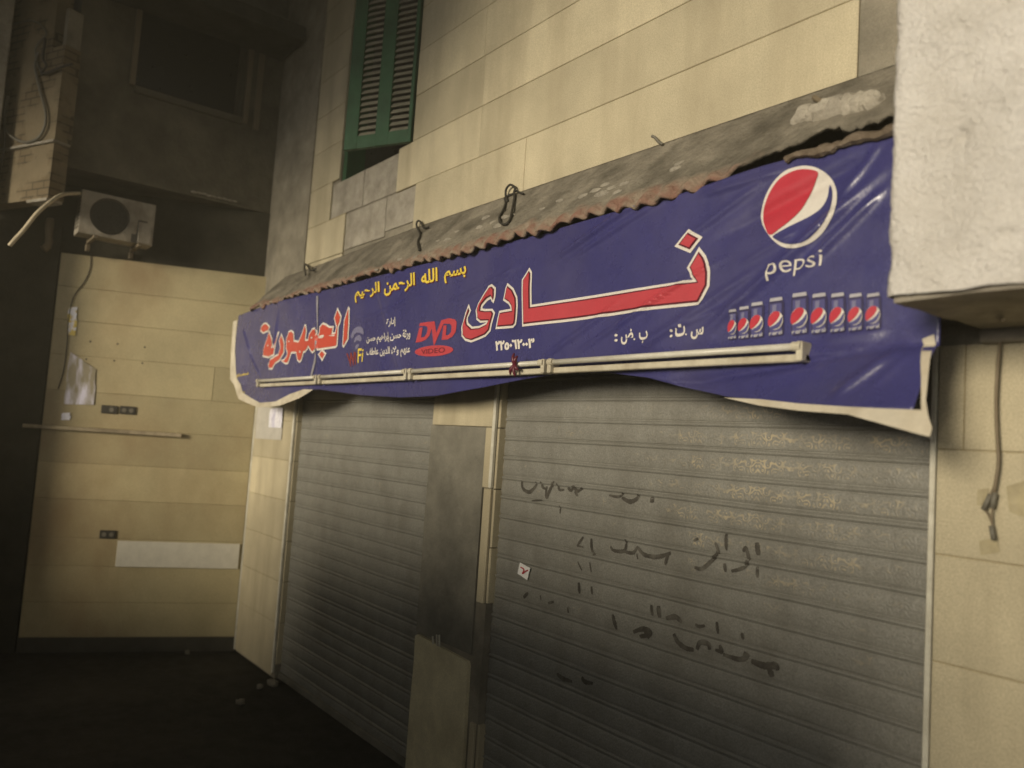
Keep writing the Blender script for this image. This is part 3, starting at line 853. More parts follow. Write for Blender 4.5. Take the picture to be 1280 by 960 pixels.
# things on the side wall
a0 = tws(30, 530); a1 = tws(228, 542)
bm = NB(); box(bm, a1[0], a0[0], .0045, .05, 2.065, 2.10, TW, .004)
tag(obj('wall_rail', bm, M['shelf'], base=TW(1.3, 0, 2.07)), 'long thin timber rail fixed across the tiled side wall', 'rail')
def socket(px, py, two, label):
    s, z = tws(px, py)
    root = empty('power_socket', TW(s, .004, z), label, 'socket', 'power sockets on the side wall')
    bm = NB(); box(bm, s - .072, s + .072, .003, .012, z - .04, z + .04, TW, .005)
    obj('plate', bm, M['socket'], root)
    bm = NB()
    for ds in (-.032, .032) if two else (-.02,):
        ringp = [TW(s + ds, .0125, z), TW(s + ds, .016, z)]
        tube(bm, ringp, .021, 12)
    obj('outlet', bm, M['socket_hole'], root)
    return root
socket(137, 512, False, 'dark socket plate above the timber rail, left one of the side by side pair')
socket(160, 513, True, 'dark socket plate above the timber rail, right one of the side by side pair')
socket(135, 668, True, 'lone dark double socket plate low on the wall at the corner of the white panel')
w0 = tws(146, 690); w1 = tws(298, 697)
bm = NB(); box(bm, .03, w0[0], .003, .014, .80, 1.045, TW, .003)
tag(obj('white_panel', bm, M['white_board'], base=TW(.5, .003, .9)), 'long chalky white panel fixed low on the tiled side wall', 'panel')
def sheet(name, corners, off, mt, label, cat):
    """corner pixels on the side wall -> a thin curled sheet"""
    bm = NB(); c = [tws(*p) for p in corners]
    n = 8; g = []
    for j in range(n + 1):
        row = []
        for i in range(n + 1):
            u, v = i / n, j / n
            s = (c[0][0] * (1 - u) + c[1][0] * u) * (1 - v) + (c[3][0] * (1 - u) + c[2][0] * u) * v
            z = (c[0][1] * (1 - u) + c[1][1] * u) * (1 - v) + (c[3][1] * (1 - u) + c[2][1] * u) * v
            row.append(bm.verts.new(TW(s + (hn(i * 3 + j) - .5) * .012 * (i in (0, n)), off + .006 * vn2(u * 3, v * 3), z)))
        g.append(row)
    for a, b_ in zip(g, g[1:]):
        for i in range(n): bm.faces.new((a[i], a[i + 1], b_[i + 1], b_[i]))
    bmesh.ops.recalc_face_normals(bm, faces=bm.faces)
    o = obj(name, bm, mt, base=TW(c[0][0], off, c[0][1]))
    o.modifiers.new('thickness', 'SOLIDIFY').thickness = .0015
    return tag(o, label, cat)
sheet('torn_poster', ((88,440),(120,462),(118,506),(79,505)), .004, M['poster'], 'torn glossy bluish poster stuck at the left end of the tiled side wall', 'poster')  # bluish reflection of lit windows, painted on a thin sheet
sheet('yellow_sticker', ((86,384),(97,384),(95,420),(84,418)), .004, M['yellow_scrap'], 'small yellow and white sticker near the top left end of the tiled side wall', 'sticker')  # coloured reflection painted on a small sheet
sheet('cyan_sticker', ((78,516),(88,516),(88,525),(76,525)), .004, M['paper_blue'], 'tiny pale cyan scrap stuck just above the left end of the timber rail', 'sticker')  # cyan spot of reflected light painted on a sheet
cable('thin_wire', [TW(tws(x, y)[0], .008, tws(x, y)[1]) for x, y in ((114,317),(113,335),(106,352),(92,372),(86,400),(84,430),(80,462),(73,486))], .0045, M['wire'], 'thin dark wire running crookedly down the left part of the tiled side wall', 'wire')

# thin sheets on the facade
def facade_sheet(name, corners, y, mt, label, cat, bend=.006):
    bm = NB(); c = [onY(px, py, y) for px, py in corners]
    n = 6; g = []
    for j in range(n + 1):
        row = []
        for i in range(n + 1):
            u, v = i / n, j / n
            p = (c[0] * (1 - u) + c[1] * u) * (1 - v) + (c[3] * (1 - u) + c[2] * u) * v
            row.append(bm.verts.new(p + Vector((0, -bend * vn2(u * 3, v * 3), 0))))
        g.append(row)
    for a, b_ in zip(g, g[1:]):
        for i in range(n): bm.faces.new((a[i], a[i + 1], b_[i + 1], b_[i]))
    bmesh.ops.recalc_face_normals(bm, faces=bm.faces)
    o = obj(name, bm, mt, base=c[3])
    o.modifiers.new('thickness', 'SOLIDIFY').thickness = .001
    return tag(o, label, cat)
facade_sheet('paper_poster', ((322,509),(355,509),(352,550),(319,548)), -.004, M['paper_grey'], 'large greyish paper poster at the top of the tiled pilaster by the far shutter', 'poster')  # dim part of the pilaster reflection, painted on a sheet
facade_sheet('paper_notice', ((338,511),(354,510),(352,535),(336,534)), -.013, M['paper_blue'], 'small glossy bluish white notice stuck over the grey poster on the pilaster', 'notice')  # brightest part of the pilaster reflection, painted on a sheet
facade_sheet('tape_patch', ((1258,608),(1284,600),(1284,648),(1262,640)), -.003, M['tape'], 'large dull strip of old tape to the right of the hanging cable connectors', 'tape', .002)
facade_sheet('tape_patch', ((1222,612),(1236,610),(1234,630),(1221,632)), -.003, M['tape'], 'small square of old tape just left of the hanging cable connectors', 'tape', .002)
facade_sheet('tape_patch', ((1224,676),(1246,672),(1250,690),(1226,694)), -.003, M['tape'], 'scrap of old tape under the lowest hanging cable connector', 'tape', .002)
st_ = facade_sheet('shutter_sticker', ((650,703),(663,710),(659,725),(647,717)), SH_Y - .014, M['paper'], 'small white square sticker with red writing on the near shutter', 'sticker', .002)

# ------------------------------------------------------------------ the banner
BYB = -.31
def px2b(px, py, y=BYB): 
    p = onY(px, py, y); return p.x, p.z
creases_px = [  # p0, p1, half width (m), amplitude (m)
 ((690,325),(835,232),.015,.009), ((715,322),(840,245),.013,.006), ((720,440),(905,325),.013,.007), ((770,455),(960,330),.014,.006), ((680,445),(780,375),.015,.006), ((800,440),(900,375),.012,.005), ((860,300),(960,225),.015,.007), ((560,380),(650,330),.016,.005), ((455,400),(520,372),.014,.005),
 ((880,420),(1105,215),.022,.012), ((1000,345),(1108,235),.016,.010), ((900,300),(1100,190),.030,-.010), ((1050,250),(1100,180),.012,.006),
 ((880,245),(985,212),.014,.008), ((560,430),(640,330),.02,.004), ((470,350),(500,470),.02,.004), ((396,372),(399,472),.010,.007), ((310,440),(325,470),.015,.010),
 ((303,410),(312,440),.014,.010), ((350,385),(340,470),.03,.006), ((1030,425),(1110,415),.02,.006), ((840,415),(930,375),.01,.004), ((930,330),(1000,290),.012,.004),
 ((700,470),(1000,440),.05,-.012), ((870,470),(1120,440),.05,.016), ((1065,500),(1140,435),.022,.012), ((1115,490),(1150,440),.014,.006), ((880,480),(1010,470),.03,.006)]
CR = []
for a, b_, w_, amp in creases_px:
    x0, z0 = px2b(*a); x1, z1 = px2b(*b_)
    L_ = math.hypot(x1 - x0, z1 - z0)
    CR.append((x0, z0, (x1 - x0) / L_, (z1 - z0) / L_, L_, w_, amp))
def BS(x, z):
    y = BYB + .010 * math.sin(1.3 * x + .6) + .008 * math.sin(2.9 * x + 1.7 * z) + .004 * math.sin(7 * x + 3 * z) * sst(3.4, 2.8, z)
    y += (fbm(x * 2.2, z * 3) - .5) * .016
    for x0, z0, dx, dz, L_, w_, amp in CR:
        t = ((x - x0) * dx + (z - z0) * dz) / L_
        if -.1 < t < 1.1:
            d = (x - x0) * -dz + (z - z0) * dx
            if abs(d) < 3 * w_:
                y -= 1.7 * amp * math.exp(-(d / w_) ** 2) * sst(-.1, .25, t) * sst(1.1, .75, t)
    # the free lower edge flaps outwards, most of all at the two ends
    lowz = 2.60 - z
    if lowz > 0:
        y -= lowz * (.12 + .10 * sst(-2.0, -1.25, x) + .25 * sst(-6.6, -7.4, x))
    fx = sst(-2.6, -1.9, x)
    if fx > 0 and z < FOLD_TOP:
        zf = FOLD_Z0 + (FOLD_Z1 - FOLD_Z0) * max(0, min(1.1, (x - FOLD_X0) / (FOLD_X1 - FOLD_X0)))
        top = FOLD_TOP
        if z > zf: y += fx * .8 * (top - z) * sst(top, top - .03, z)
        else: y += fx * (.8 * max(0, top - zf) - .34 * (zf - z) - .035 * (1 - math.exp(-(zf - z) / .04)))
    return y
FOLD_TOP = 2.60
FOLD_X0, FOLD_Z0 = px2b(870, 478); FOLD_X1, FOLD_Z1 = px2b(1140, 432)
def BP(x, z, off=0.0): return Vector((x, BS(x, z) - off, z))
def bpx(px, py):
    x, z = px2b(px, py)
    for _ in range(4): x, z = px2b(px, py, BS(x, z))
    return x, z
bot_px = [(303,489),(310,499),(325,504),(345,503),(360,495),(378,487),(400,487),(450,494),(500,497),(545,495),(600,485),(640,477),(700,467),(760,466),(810,472),(850,483),(910,496),(1000,505),(1060,509),(1100,511),(1154,513)]
BB = [bpx(*p) for p in bot_px]
def zbot(x):
    for (xa, za), (xb, zb) in zip(BB, BB[1:]):
        if x <= xb: 
            t = max(0.0, (x - xa) / (xb - xa)); return za + (zb - za) * t
    return BB[-1][1]
LEFTX = bpx(293, 440)[0]; RIGHTX = bpx(1152, 480)[0]
def ztop(x): return 3.315 + .03 * sst(-2.3, -1.8, x) - .02 * sst(-7.0, -7.9, x)
banner = empty('shop_banner', (-4.5, BYB, 2.5), 'long creased blue vinyl banner with big red lettering hung above the shutters', 'banner')
bm = NB()
NU, NW = 540, 84
gb = []
for i in range(NU + 1):
    x = LEFTX + (RIGHTX - LEFTX) * i / NU
    zt, zb = ztop(x), zbot(x)
    row = []
    for j in range(NW + 1):
        z = zb + (zt - zb) * j / NW
        xx = x
        if i < 40: xx = x + (1 - i / 40) * (.34 * sst(2.74, 2.50, z))
        row.append(bm.verts.new(BP(xx, z)))
    gb.append(row)
for i in range(NU):
    for j in range(NW):
        bm.faces.new((gb[i][j], gb[i + 1][j], gb[i + 1][j + 1], gb[i][j + 1]))
bmesh.ops.recalc_face_normals(bm, faces=bm.faces)
sheet_o = obj('vinyl_sheet', bm, M['banner'], banner, smooth=True)
sd = sheet_o.modifiers.new('thickness', 'SOLIDIFY'); sd.thickness = .0012; sd.offset = 0

# ---- printing: flat outlines are filled, cut into small cells and laid on the creased vinyl
def offset_poly(P, d):
    n = len(P)
    A = sum(P[i][0] * P[(i + 1) % n][1] - P[(i + 1) % n][0] * P[i][1] for i in range(n))
    s = 1 if A > 0 else -1
    out = []
    for i in range(n):
        p0, p1, p2 = P[i - 1], P[i], P[(i + 1) % n]
        e1_ = Vector((p1[0] - p0[0], p1[1] - p0[1])); e2_ = Vector((p2[0] - p1[0], p2[1] - p1[1]))
        if e1_.length < 1e-7 or e2_.length < 1e-7: out.append(p1); continue
        e1_.normalize(); e2_.normalize()
        n1 = Vector((e1_.y, -e1_.x)) * s; n2 = Vector((e2_.y, -e2_.x)) * s
        b_ = n1 + n2
        if b_.length < 1e-4: b_ = n1
        b_.normalize()
        k = min(1.8, 1 / max(.3, b_.dot(n1)))
        out.append((p1[0] + b_.x * d * k, p1[1] + b_.y * d * k))
    return out
def fill2d(polys):
    cu = bpy.data.curves.new('tmp', 'CURVE'); cu.dimensions = '2D'; cu.fill_mode = 'FRONT'
    for P in polys:
        sp = cu.splines.new('POLY'); sp.points.add(len(P) - 1)
        for q, (a, b_) in zip(sp.points, P): q.co = (a, b_, 0, 1)
        sp.use_cyclic_u = True
    o = bpy.data.objects.new('tmp', cu); col.objects.link(o)
    dg = bpy.context.evaluated_depsgraph_get()
    me = bpy.data.meshes.new_from_object(o.evaluated_get(dg))
    bpy.data.objects.remove(o); bpy.data.curves.remove(cu)
    bm = NB(); bm.from_mesh(me); bpy.data.meshes.remove(me)
    return bm
def merge(dst, src):
    me = bpy.data.meshes.new('tmp'); src.to_mesh(me); src.free(); dst.from_mesh(me); bpy.data.meshes.remove(me)
def area2(P): return sum(P[i][0] * P[(i + 1) % len(P)][1] - P[(i + 1) % len(P)][0] * P[i][1] for i in range(len(P))) / 2
def inside(p, P):
    c = False
    for (xa, ya), (xb, yb) in zip(P, P[1:] + P[:1]):
        if (ya > p[1]) != (yb > p[1]) and p[0] < (xb - xa) * (p[1] - ya) / (yb - ya) + xa: c = not c
    return c
def text2d(body, bold=0.0):
    """glyph outlines, each outer contour filled on its own with its own holes (overlapping contours stay whole)"""
    cu = bpy.data.curves.new('tmp', 'FONT'); cu.body = body
    o = bpy.data.objects.new('tmp', cu); col.objects.link(o)
    dg = bpy.context.evaluated_depsgraph_get()
    ev = o.evaluated_get(dg)
    c2 = ev.to_curve(dg)
    polys = []
    for sp in c2.splines:
        B = sp.bezier_points; P = []
        n = len(B)
        for k in range(n):
            p0, p3 = B[k].co, B[(k + 1) % n].co; p1, p2 = B[k].handle_right, B[(k + 1) % n].handle_left
            for q in range(4):
                t = q / 4; u = 1 - t
                v = p0 * u ** 3 + p1 * 3 * u * u * t + p2 * 3 * u * t * t + p3 * t ** 3
                if not P or math.hypot(v.x - P[-1][0], v.y - P[-1][1]) > 1e-4: P.append((v.x, v.y))
        if len(P) > 2 and math.hypot(P[0][0] - P[-1][0], P[0][1] - P[-1][1]) < 1e-4: P.pop()
        if len(P) > 2 and abs(area2(P)) > 1e-6: polys.append(P)
    ev.to_curve_clear()
    bpy.data.objects.remove(o); bpy.data.curves.remove(cu)
    sgn = 1 if area2(max(polys, key=lambda P: abs(area2(P)))) > 0 else -1
    outs = [P for P in polys if area2(P) * sgn > 0]; holes = [P for P in polys if area2(P) * sgn < 0]
    bm = NB()
    for P in outs:
        H = [h for h in holes if inside(h[0], P)]
        merge(bm, fill2d([offset_poly(P, bold)] + [offset_poly(h, -bold) for h in H]))
    return bm
def lay(bm, off, step=.02):
    """bm in (x,z) stored as (co.x, co.y) -> on the banner"""
    bmesh.ops.remove_doubles(bm, verts=bm.verts, dist=1e-5)
    xs_ = [v.co.x for v in bm.verts]; ys_ = [v.co.y for v in bm.verts]
    for lo, hi, no in ((min(xs_), max(xs_), Vector((1, 0, 0))), (min(ys_), max(ys_), Vector((0, 1, 0)))):
        k = lo + step
        while k < hi:
            bmesh.ops.bisect_plane(bm, geom=bm.verts[:] + bm.edges[:] + bm.faces[:], plane_co=no * k, plane_no=no, dist=1e-6)
            k += step
    # tiny height steps between separate islands so that overlapping strokes never share a plane
    seen = {}; isl = 0
    for v in bm.verts:
        if v in seen: continue
        stack = [v]; seen[v] = isl
        while stack:
            q = stack.pop()
            for e in q.link_edges:
                w_ = e.other_vert(q)
                if w_ not in seen: seen[w_] = isl; stack.append(w_)
        isl += 1
    for v in bm.verts:
        x, z = v.co.x, v.co.y
        v.co = BP(x, z, off + (seen[v] % 9) * .00009)
    bm.normal_update()
    for f in bm.faces:
        if f.normal.y > 0: f.normal_flip()
    return bm
def zp(pts, ox, oy, sc, smooth=0):
    P = [(ox + x / sc, oy + y / sc) for x, y in pts]
    if smooth: P = [(v.x, v.y) for v in catmull([(x, y, 0) for x, y in P], smooth, True)]
    return [bpx(*p) for p in P]
def printed(name, polys, mt, off, d=0.0, parent=banner, step=.02):
    acc = NB()
    for P in polys:
        merge(acc, lay(fill2d([offset_poly(P, d) if d else P]), off, step))
    return obj(name, acc, mt, parent)
def qtext(acc, body, q, bold=0.0, off=.003, step=.03):
    bm = text2d(body, bold)
    x0, x1 = min(v.co.x for v in bm.verts), max(v.co.x for v in bm.verts)
    y0, y1 = min(v.co.y for v in bm.verts), max(v.co.y for v in bm.verts)
    TL, TR, BR, BL = [Vector((*bpx(*p),)) for p in q]
    for v in bm.verts:
        u, w_ = (v.co.x - x0) / (x1 - x0), (v.co.y - y0) / (y1 - y0)
        p = (TL * (1 - u) + TR * u) * w_ + (BL * (1 - u) + BR * u) * (1 - w_)
        v.co = Vector((p.x, p.y, 0))
    merge(acc, lay(bm, off, step))
def zq(pts, ox, oy, sc): return [(ox + x / sc, oy + y / sc) for x, y in pts]

# first big word
A1 = zp([(158,500),(178,560),(145,640),(150,720),(200,765),(290,755),(370,715),(385,690),(300,695),(258,660),(250,560),(275,480),(340,370),(400,275),(435,255),(475,290),(470,400),(455,455),(440,440),(425,405),(380,430),(320,500),(312,545),(360,553),(440,550),(467,590),(450,650),(430,720),(415,800),(360,860),(270,900),(190,930),(120,910),(80,860),(78,780),(100,680),(125,590)], 570, 330, 9.6)
A2 = zp([(625,245),(690,300),(735,400),(740,500),(730,650),(720,720),(690,755),(490,770),(510,660),(530,575),(580,565),(670,550),(665,510),(640,470),(580,430),(590,380),(605,300)], 570, 330, 9.6)
A3 = zp([(110,278),(122,300),(120,505),(640,425),(1130,350),(1088,270),(1155,155),(1190,200),(1212,270),(1212,380),(1150,490),(860,520),(600,560),(300,600),(70,625),(68,345)], 640, 280, 4.923)
A4 = zp([(1090,42),(1165,85),(1100,170),(1015,135)], 640, 280, 4.923)
big = [A1, A2, A3, A4]
printed('lettering_outline', big, M['p_white'], .0038, .006, step=.012)
printed('lettering_shade', big, M['p_dark'], .0068, -.007, step=.012)
printed('lettering', big, M['p_pink'], .0098, -.014, step=.012)
# second big word at the far end
sc4 = (320, 375, 9.846)
B1 = zp([(1145,90),(1155,110),(1150,300),(1140,480),(1085,580),(1072,560),(1080,420),(1090,260)], *sc4)
B2 = zp([(1010,105),(1055,205),(1040,280),(1018,330),(1005,560),(985,582),(860,600),(780,612),(735,615),(700,652),(675,620),(650,575),(640,600),(610,640),(590,645),(565,740),(542,768),(515,740),(498,650),(440,652),(420,720),(398,780),(370,787),(310,745),(350,735),(385,690),(392,650),(375,600),(380,480),(410,390),(440,375),(470,400),(475,500),(530,510),(570,420),(605,310),(618,310),(628,380),(615,490),(645,490),(660,420),(700,355),(735,345),(755,380),(775,440),(785,400),(790,330),(830,285),(870,300),(910,330),(960,330),(945,410),(980,405),(995,330),(970,220)], *sc4)
B3 = zp([(820,612),(865,660),(820,745),(775,670)], *sc4)
B4 = zp([(318,420),(355,530),(350,650),(300,740),(240,785),(205,850),(165,850),(155,800),(178,740),(200,715),(240,690),(280,670),(305,590),(290,500)], *sc4)
B5 = zp([(168,385),(205,500),(222,580),(275,400),(288,398),(250,520),(225,680),(190,692),(165,710),(90,695),(100,600),(140,480)], *sc4)
B6 = zp([(100,290),(135,285),(175,330),(155,385),(130,392),(95,412),(60,380),(70,330)], *sc4)
w2 = [B1, B2, B3, B4, B5, B6]
printed('far_lettering_outline', w2, M['p_white'], .0038, .006)
printed('far_lettering', w2, M['p_orange'], .0068, -.010)
cnt = [zp(p, *sc4) for p in ([(683,470),(698,448),(708,465),(695,478)], [(407,512),(416,498),(426,510),(416,524)], [(542,640),(552,620),(562,640),(552,655)], [(905,440),(940,432),(985,436),(980,446),(940,445)], [(775,465),(800,440),(840,428),(852,445),(835,465),(800,474)], [(150,570),(158,545),(168,570)], [(195,590),(205,570),(218,590)])]
printed('far_lettering_counter', cnt, M['p_white'], .0090)
# yellow line, white lines, numerals
def T(acc, body, pts, o3, bold=.02): qtext(acc, body, zq(pts, *o3), bold)
def TL_(body, pts, o3, bold):
    acc = NB(); T(acc, body, pts, o3, bold); obj('white_lettering', acc, M['p_white'], banner)
y3 = (430, 320, 6.0)
for k, (shift, offz, mm) in enumerate(((1.0, .0026, 'p_dark'), (0, .0042, 'p_yellow'))):
    acc = NB()
    for body, pts in (('\ufee2\ufef4\ufea3\ufeae\ufedf\ufe8d', [(85,236),(270,190),(270,310),(85,354)]),
                      ('\ufee6\ufee4\ufea3\ufeae\ufedf\ufe8d', [(305,176),(535,122),(535,248),(305,306)]),
                      ('\ufeea\ufee0\ufedf\ufe8d', [(583,112),(705,84),(705,188),(583,215)]),
                      ('\ufee2\ufeb4\ufe91', [(755,112),(920,72),(920,185),(755,208)])):
        acc = NB(); qtext(acc, body, [(x + shift * .8, y + shift) for x, y in zq(pts, *y3)], .025, offz)
        obj('yellow_word' if k else 'yellow_word_shadow', acc, M[mm], banner)
TL_('\ufe93\ufead\ufe8d\ufea9\ufe87', [(322,470),(390,455),(390,528),(322,540)], y3, .020)
TL_('\ufee6\ufeb4\ufea3 \ufee2\ufef4\ufeeb\ufe8d\ufeae\ufe91\ufe87 \ufee6\ufeb4\ufea3 \ufe94\ufe9b\ufead\ufeed', [(172,596),(500,545),(500,638),(172,668)], y3, .022)
TL_('\ufed2\ufec3\ufe8e\ufecb \ufee6\ufef3\ufeaa\ufedf\ufe8d \ufe80\ufefb\ufeed \ufee2\ufeec\ufee8\ufecb', [(172,690),(500,668),(500,752),(172,772)], y3, .022)
TL_('\u0662\u0662\u0665\u0660\u0666\u0662\u0660\u0660\u0663', [(765,616),(1080,592),(1080,672),(765,696)], (500, 330, 6.4), .055)
for body, pts in ((':', [(203,410),(232,408),(232,476),(203,478)]), ('\ufebd', [(262,372),(372,362),(372,496),(262,506)]), ('.', [(372,448),(388,447),(388,464),(372,465)]), ('\ufe8f', [(420,385),(495,378),(495,488),(420,494)])):
    TL_(body, pts, (740, 360, 7.11), .03)
for body, pts in ((':', [(692,368),(718,366),(718,438),(692,440)]), ('\ufe95', [(738,325),(826,316),(826,428),(738,436)]), ('.', [(832,404),(847,403),(847,420),(832,421)]), ('\ufeb1', [(882,352),(1000,342),(1000,448),(882,458)])):
    TL_(body, pts, (740, 360, 7.11), .03)
acc = NB(); qtext(acc, '\ufeee\ufe97\ufeb4\ufeea\ufea4\ufed3', [(296,467),(311,465),(311,469),(296,472)], .03)
obj('maker_line', acc, M['p_yellow'], banner)
# disc format mark
d3 = (510, 390, 16.0)
D1 = zp([(245,222),(440,195),(490,235),(480,330),(440,470),(370,550),(280,595),(160,615),(235,312),(300,310),(268,510),(330,500),(380,430),(400,340),(385,290),(340,278),(230,286)], *d3)
D2 = zp([(450,196),(540,185),(575,415),(675,165),(760,148),(540,660),(520,660),(482,330)], *d3)
D3 = zp([(685,163),(830,125),(950,150),(980,200),(960,400),(900,490),(800,550),(680,560),(715,272),(780,266),(765,470),(820,460),(870,400),(880,285),(850,238),(702,236)], *d3)
ell = zp([(530 + 385 * math.cos(t * math.pi / 20), 778 + 108 * math.sin(t * math.pi / 20) - 25 * math.cos(t * math.pi / 20)) for t in range(40)], *d3)
acc = NB()
for k, P in enumerate((D1, D2, D3, ell)): merge(acc, lay(fill2d([P]), .0028 + k * .0003))
obj('disc_mark', acc, M['p_pink'], banner)
acc = NB(); T(acc, 'VIDEO', [(275,755),(755,706),(745,812),(285,845)], d3, -.004)
for v in acc.verts: v.co.y -= .0022
obj('disc_mark_word', acc, M['p_dark'], banner)
# wireless mark
w3 = (430, 400, 13.71)
printed('wireless_arcs', [zp(p, *w3, 3) for p in ([(120,300),(135,230),(180,150),(260,112),(325,140),(345,230),(325,250),(300,230),(240,215),(190,245),(160,310)], [(175,390),(190,320),(230,270),(280,265),(310,310),(300,360),(270,365),(240,350),(205,375)], [(205,500),(200,450),(230,415),(265,420),(255,460),(230,495)])], M['p_violet'], .003)
acc = NB(); T(acc, 'Wi', [(45,575),(215,540),(212,765),(92,815)], w3, .04); obj('wireless_word', acc, M['p_brown'], banner)
acc = NB(); T(acc, 'Fi', [(245,490),(345,484),(325,712),(238,742)], w3, .012); obj('wireless_word', acc, M['p_yellow'], banner)
# round emblem and word
g3 = (940, 200, 6.0)
printed('emblem_disc', [zp([(420,45),(500,65),(580,120),(630,200),(640,300),(610,420),(540,540),(450,620),(340,660),(240,655),(160,600),(100,520),(72,440),(80,360),(110,260),(170,160),(250,85),(340,52)], *g3, 4)], M['p_white'], .0040, step=.010)
printed('emblem_red', [zp([(500,92),(490,150),(450,250),(380,370),(300,450),(210,520),(140,565),(105,500),(92,430),(105,340),(150,230),(220,140),(320,85),(410,72)], *g3, 3)], M['p_red'], .0075, step=.010)
printed('emblem_blue', [zp([(165,572),(250,520),(350,470),(450,420),(530,360),(575,280),(590,190),(610,240),(600,340),(550,460),(460,570),(370,625),(260,630),(190,600)], *g3, 3)], M['banner'], .0075, step=.010)
acc = NB(); T(acc, 'pepsi', [(128,748),(528,672),(515,832),(112,908)], g3, -.004); obj('emblem_word', acc, M['p_white'], banner)
# row of nine drink cans
cans = [(65,130,165,378), (140,222,145,374), (226,325,115,366), (358,470,82,352), (522,648,48,342), (668,785,52,336), (805,918,50,328), (938,1046,53,318), (1066,1176,50,306)]
c3 = (900, 360, 5.818)
for k, (xa, xb, ya, yb) in enumerate(cans):
    wd, h = xb - xa, yb - ya
    sl = -.14 * wd
    def Q(u, v, sl=sl, xa=xa, wd=wd, ya=ya, h=h): return (xa + u * wd, ya + v * h + sl * (u - .5))
    can = printed('printed_can', [zp([Q(.1, 0), Q(.9, 0), Q(1, .10), Q(1, .95), Q(.9, 1), Q(.1, 1), Q(0, .95), Q(0, .10)], *c3)], M['p_navy'], .0036)
    printed('can_body', [zp([Q(.10, .12), Q(.86, .12), Q(.86, .96), Q(.10, .96)], *c3)], M['p_can'], .0056, parent=can)
    printed('can_top', [zp([Q(.12, -.04), Q(.88, -.04), Q(.92, .05), Q(.08, .05)], *c3)], M['p_silver'], .0056, parent=can)
    printed('can_highlight', [zp([Q(.28, .15), Q(.55, .15), Q(.52, .40), Q(.25, .40)], *c3)], M['p_violet'], .0074, parent=can)
    def el(cx, cy, rx, ry, a0=0, a1=2 * math.pi, n=18): return [Q(cx + rx * math.cos(a0 + (a1 - a0) * t / n), cy + ry * math.sin(a0 + (a1 - a0) * t / n)) for t in range(n)]
    printed('can_disc', [zp(el(.5, .58, .49, .25), *c3)], M['p_white'], .0090, parent=can)
    printed('can_red', [zp([Q(.72, .36), Q(.80, .43), Q(.64, .56), Q(.36, .67), Q(.10, .72), Q(.03, .60), Q(.10, .46), Q(.34, .355), Q(.55, .335)], *c3, 3)], M['p_red'], .0112, parent=can)
    printed('can_blue', [zp([Q(.10, .75), Q(.45, .70), Q(.75, .61), Q(.95, .50), Q(.94, .63), Q(.76, .765), Q(.5, .81), Q(.24, .80)], *c3, 3)], M['p_can'], .0112, parent=can)
    acc = NB(); qtext(acc, 'pepsi', zq([Q(.08, .86), Q(.92, .86), Q(.92, 1.0), Q(.08, 1.0)], *c3), .03, .0078); obj('can_word', acc, M['p_silver'], can)
# pale hems and the worn seam
hemR = [bpx(*p) for p in [(1153,424),(1168,418),(1162,460),(1158,500),(1161,520),(1166,535),(1163,546),(1150,543),(1100,529),(1060,518),(1000,513.5),(950,507),(905,497),(950,499),(1000,504.5),(1060,508.5),(1100,510.5),(1152,512.5),(1152,470)]]
hemL = [bpx(*p) for p in [(297,400),(294,440),(296,472),(304,491),(325,503.5),(345,502),(362,493),(380,486.5),(392,487),(374,498),(350,507),(322,509),(299,499),(288,474),(289,440),(292,402)]]
printed('hem', [hemR], M['hem'], .0035, step=.03); printed('hem', [hemL], M['hem'], .0035, step=.03)
printed('worn_seam', [[bpx(*p) for p in [(396.4,370),(398.6,370),(398,420),(395.5,452),(391,470),(388.6,470),(393.5,450),(395.6,420)]]], M['crease'], .0066)
# dusty folded strip along the exposed top edge near the balcony
bm = NB()
la0, la1 = bpx(985, 208), bpx(1113, 176)
P = [BP(la0[0] + (la1[0] + .1 - la0[0]) * t / 24, la0[1] + (la1[1] - la0[1]) * t / 24 + .028 + .016 * (vn(t * .9) - .5), .012 + .006 * vn(t * 1.7)) for t in range(25)]
tube(bm, P, [.011 + .012 * vn(t * 1.1 + 4) for t in range(25)], 6)
obj('folded_top_edge', bm, M['dust_fold'], banner)

# ------------------------------------------------------------------ fluorescent tube lights along the banner's lower edge
LY = -.375
def px_line(px): return 480 + (432 - 480) * (px - 322) / (1005 - 322)
def tube_light(pa, pb, label):
    a = onY(pa, px_line(pa) + .5, LY); b_ = onY(pb, px_line(pb) + .5, LY)
    z = 2.605
    root = empty('tube_light', ((a.x + b_.x) / 2, LY, z), label, 'tube light', 'unlit fluorescent lights along the banner')
    xa, xb = a.x, b_.x
    bm = NB(); box(bm, xa, xb, LY + .012, LY + .05, z - .040, z - .012, bev=.004); obj('batten', bm, M['batten'], root)
    bm = NB(); tube(bm, [(xa + .025, LY, z + .012), (xb - .025, LY, z + .012)], .0135, 12); obj('glass_tube', bm, M['tube_white'], root, smooth=True)
    for x, s in ((xa, 1), (xb, -1)):
        bm = NB(); box(bm, min(x, x + s * .026), max(x, x + s * .026), LY - .014, LY + .051, z - .042, z + .03, bev=.005)
        tube(bm, [(x + s * .005, LY - .006, z + .012), (x + s * .04, LY - .006, z + .012)], .017, 10)
        obj('lamp_holder', bm, M['batten'], root)
    return root
tube_light(322, 396, 'unlit white tube light at the far left end of the row under the banner')
tube_light(399, 509, 'unlit white tube light under the wireless sign, second from the far end')
tube_light(512, 682, 'unlit white tube light under the telephone number, with a red rag tied on it')
tube_light(686, 1005, 'unlit white tube light at the near end of the row, ending below the printed cans')
bm = NB()
rp = onY(644, 456, LY - .02)
